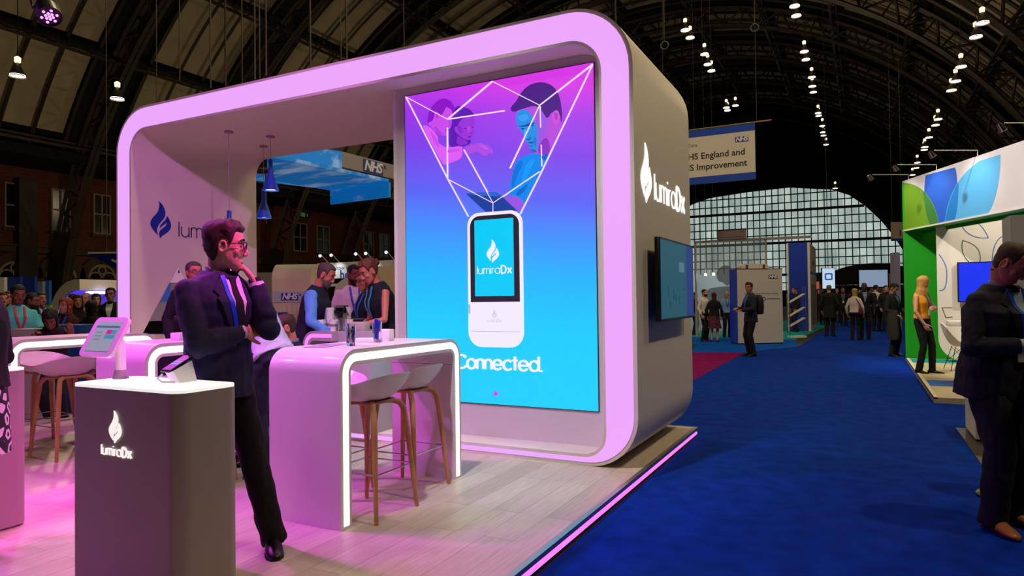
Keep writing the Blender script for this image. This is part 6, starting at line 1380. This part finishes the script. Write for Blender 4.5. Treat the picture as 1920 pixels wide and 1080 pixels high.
# ---- crowd at the photo's edge beyond the arch
stand('man in a turquoise polo shirt with red lanyard behind the first low counter', 32, 531, 8.6, 18, 0, skin='brown', hair='short', hairc='120c0a', top='tee', topc='4fc0b0', lanyard='c0283c', badge='c9a0a0', hp=14, vox=.011, arms={1: ((.24, .04, 1.12), (.16, .24, 1.0)), -1: ((-.24, .05, 1.12), (-.12, .25, 1.0))})
stand('bearded man in a turquoise polo shirt turned aside, behind the first turquoise man', 56, 546, 9.4, 60, 0, skin='brown', hair='crop', hairc='140c08', beard='120a08', top='tee', topc='3fae9e', hp=10, vox=.012, arms={1: ((.23, .14, 1.14), (.12, .36, 1.05)), -1: ((-.23, .05, 1.12), (-.15, .28, 1.0))})
stand('smiling man in blue suit and tie between the turquoise shirts and the white arch', 75, 546, 12., 30, 0, skin='tan', hair='short', hairc='100a08', top='jacket', topc='131c3c', shirt='dcdce4', tie='3c4460', badge='c9ccd4', lanyard='8a94c0', vox=.013)
stand('red-haired woman in a dark patterned top with blue lanyard, holding her hands up', 126, 556, 9.6, -45, 0, skin='pale', hair='bob', hairc='8a3a10', top='shirt', topc='3a1018', lanyard='1f6fc0', female=True, vox=.012, arms={1: ((.22, .1, 1.15), (.05, .28, 1.15)), -1: ((-.22, .1, 1.15), (-.02, .28, 1.12))})
stand('dark-haired person bending low with one hand raised behind the lit table', 104, 598, 8.2, -10, 0, 1.62, skin='brown', hair='bob', hairc='0c0808', top='shirt', topc='1c0c10', female=True, vox=.012, pel=.84, lean=26, hp=35, arms={1: ((.23, .1, 1.15), (.1, .3, 1.28)), -1: ((-.23, .16, 1.15), (-.12, .36, 1.3))}, hands={-1: dict(d=(.1, .1, .9), up=(0, .9, 0), curl=.2)})
stand('brown-haired woman facing forward behind the red-haired woman', 145, 551, 12., 8, 0, skin='pale', hair='long', hairc='3a2014', top='shirt', topc='2c1c20', female=True, vox=.014)
stand('grey-haired man in a pink shirt in front of the second white arch', 163, 547, 13.5, -30, 0, skin='pale', hair='receding', hairc='8a8078', top='shirt', topc='c88a9c', vox=.014)
stand('dark-haired woman with a fringe beside the lilac edge of the arch', 180, 549, 13.5, 5, 0, skin='pale', hair='bob', hairc='0c0a0a', top='shirt', topc='1c1010', female=True, vox=.014)
stand('person in black with back turned in the middle of the crowd', 171, 562, 9.8, 175, 0, skin='pale', hair='bob', hairc='0a0808', top='jacket', topc='0a0809', female=True, vox=.013)
stand('tall man in glasses and dark suit holding his phone, next to the lilac edge', 208, 537, 12.6, -15, 0, skin='pale', hair='short', hairc='140e0c', top='jacket', topc='10101a', shirt='d8d8e0', glasses='0d0d12', vox=.013, arms={1: ((.24, .05, 1.12), (.06, .27, 1.14)), -1: ((-.24, .05, 1.12), (-.05, .27, 1.1))})
stand('dark-haired man mostly hidden at the very edge of the crowd', 3, 546, 11.5, 20, 0, skin='tan', hair='short', hairc='0c0808', top='jacket', topc='140e12', vox=.014)
stand('dark-haired person behind the head of the first turquoise man', 15, 544, 12.6, -10, 0, skin='tan', hair='short', hairc='0c0808', top='jacket', topc='18121a', vox=.014)
stand('person in dark clothes with brown hair in front of the violet arch opening', 135, 549, 14.8, 160, 0, skin='pale', hair='short', hairc='2c180e', top='jacket', topc='101016', vox=.015)
# ---- people along the aisle
def coat_on_arm(root, MT, MH, A, L):
    e, w = A[1][1], A[1][2]; c = e+(w-e)*.6; mb = MB()
    mb.loft([[(c.x+rx*cos(tau*j/16), c.y+ry*sin(tau*j/16), c.z+z) for j in range(16)] for z, rx, ry in ((.06, .03, .08), (.05, .06, .11), (-.05, .07, .12), (-.3, .075, .13), (-.55, .07, .14), (-.62, .05, .12))]); mb.build('folded_coat', cloth('2a2418'), root, ang=60)
def aisle(label, px, pyf, facing, pyt, **k):
    p = on(px, pyf, 2, 0); D = (p-EYE).dot(_f); hh = at(px, pyt, D).z; return person(label, p, face_to(p, facing), max(1.5, min(1.95, hh)), **k)
aisle('young man in dark suit with black backpack and phone in front of the white cabinet', 1409, 668, -62, 528, skin='tan', hair='curly', hairc='0a0808', top='jacket', topc='101a34', shirt='2f66b0', lanyard='2c5cc0', badge='d0d4dc', legs='trousers', legc='0a0c14', bag='backpack', vox=.011, hy=38, arms={1: ((.23, .07, 1.13), (.08, .29, 1.12)), -1: ((-.23, .07, 1.13), (-.06, .31, 1.08))})
aisle('bearded man in white shirt and dark trousers facing the woman in the floral skirt', 1321, 640, 55, 541, skin='pale', hair='short', hairc='1e120c', beard='20140e', top='shirt', topc='cfcac6', legc='0d0d14', shoec='3a2010', vox=.013)
aisle('auburn-haired woman in black jacket and dark floral skirt with back turned', 1340, 641, 172, 547, skin='pale', hair='bob', hairc='4a1008', top='jacket', topc='0c0b0e', legs='skirt', legc=mat('floral_cloth', '54202e', .8, var=.95, scale=16), female=True, vox=.013, hem=.92)
aisle('bald man in pale blue shirt beside the blue cabinet side', 1363, 633, 20, 545, skin='ruddy', hair=None, top='shirt', topc='6f94c8', lanyard='2a3a60', legc='0a0a10', vox=.013, hy=-30)
aisle('person in black far back between the arch and the man in the white shirt', 1303, 628, 60, 547, skin='tan', hair='short', hairc='0a0808', top='jacket', topc='0a0a0e', vox=.015)
aisle('man in black behind the trays of the brochure rack', 1493, 622, -70, 537, skin='ruddy', hair='crop', hairc='3a2014', top='jacket', topc='0c0d10', vox=.014, hp=10)
aisle('person in long black coat walking away down the aisle beside the tower', 1556, 631, 176, 533, skin='pale', hair='short', hairc='6a5c4c', top='coat', topc='0a0b0c', legc='08080a', vox=.012)
aisle('man with lanyard walking towards the view in the middle of the aisle', 1582, 611, 0, 538, skin='tan', hair='short', hairc='1a120e', top='jacket', topc='0c0e14', shirt='3a4a6a', lanyard='6a7a9a', badge='d0d4dc', vox=.015)
aisle('blonde woman in white blouse and dark skirt carrying a red shoulder bag', 1604, 638, 165, 540, skin='pale', hair='bob', hairc='b08a50', top='shirt', topc='cfc4bc', legs='trousers', legc='0b0b10', bag='shoulder', female=True, vox=.012)
aisle('bald dark-skinned man in dark suit with a bag on his back beside the blonde woman', 1622, 637, 10, 528, skin='dark', hair=None, top='jacket', topc='0d0f16', shirt='7a8aa8', vox=.012)
aisle('man in white shirt with black backpack turned away, beyond the blonde woman', 1643, 621, 150, 533, skin='pale', hair='short', hairc='14100c', top='shirt', topc='c4c4c8', bag='backpack', legc='0c0c10', vox=.013)
aisle('dark-haired man in black seen between the white-shirted man and the dark-suited man', 1662, 622, 30, 534, skin='pale', hair='short', hairc='0c0a08', top='jacket', topc='0c0c10', vox=.014)
aisle('man in dark suit looking down with a coat over his arm beside the green wall', 1676, 668, 62, 529, skin='tan', hair='short', hairc='0a0808', top='jacket', topc='0d0e14', legc='090a0e', shirt='4a6a86', hp=32, vox=.011, extra=coat_on_arm, arms={1: ((.25, .0, 1.12), (.26, .2, 1.0)), -1: ((-.23, .05, 1.12), (-.12, .25, 1.02))})
for k, (px, py, D, fc, lab, kw) in enumerate((
        (1534, 541, 34, 20, 'person in dark red far down the aisle beside the tower', dict(topc='2a0c0c', skin='pale', hair='bob', hairc='1c0e08', female=True)),
        (1542, 546, 38, 170, 'person in black far down the aisle under the bright hanging screen', dict(topc='0b0b0d', skin='pale', hair='short', hairc='0c0808')),
        (1569, 540, 36, 10, 'person with sandy hair far down the aisle behind the black coat', dict(topc='14110e', skin='pale', hair='short', hairc='5c4428')),
        (1593, 545, 40, 190, 'dark-clothed person far down the aisle left of the blonde woman', dict(topc='0c0c10', skin='tan', hair='short', hairc='0c0808')),
        (1633, 543, 36, -20, 'woman with dark hair far down the aisle behind the bald man', dict(topc='140c10', skin='pale', hair='long', hairc='100a08', female=True)),
        (1549, 548, 33, -15, 'distant dark-clothed man between the hanging screen and the black coat', dict(topc='0e0d10', skin='tan', hair='short', hairc='140e0a')),
        (1611, 541, 33, 20, 'distant woman in brown between the blonde woman and the bald man', dict(topc='241812', skin='pale', hair='bob', hairc='1c1008', female=True)),
        (1654, 546, 38, 5, 'distant man in grey far behind the white-shirted man', dict(topc='1a1c20', skin='pale', hair='short', hairc='1c120c')),
        (1527, 549, 42, 30, 'small distant person in black at the tower edge', dict(topc='0a0a0c', skin='pale', hair='short', hairc='1c120c')))):
    p = at(px, py, D); loc = Vector((p.x, p.y, 0)); person(lab.replace('left of', 'beside'), loc, face_to(loc, fc), max(1.55, min(1.85, p.z)), legc='0a0a0c', top='jacket' if k != 4 else 'shirt', vox=.02, **kw)
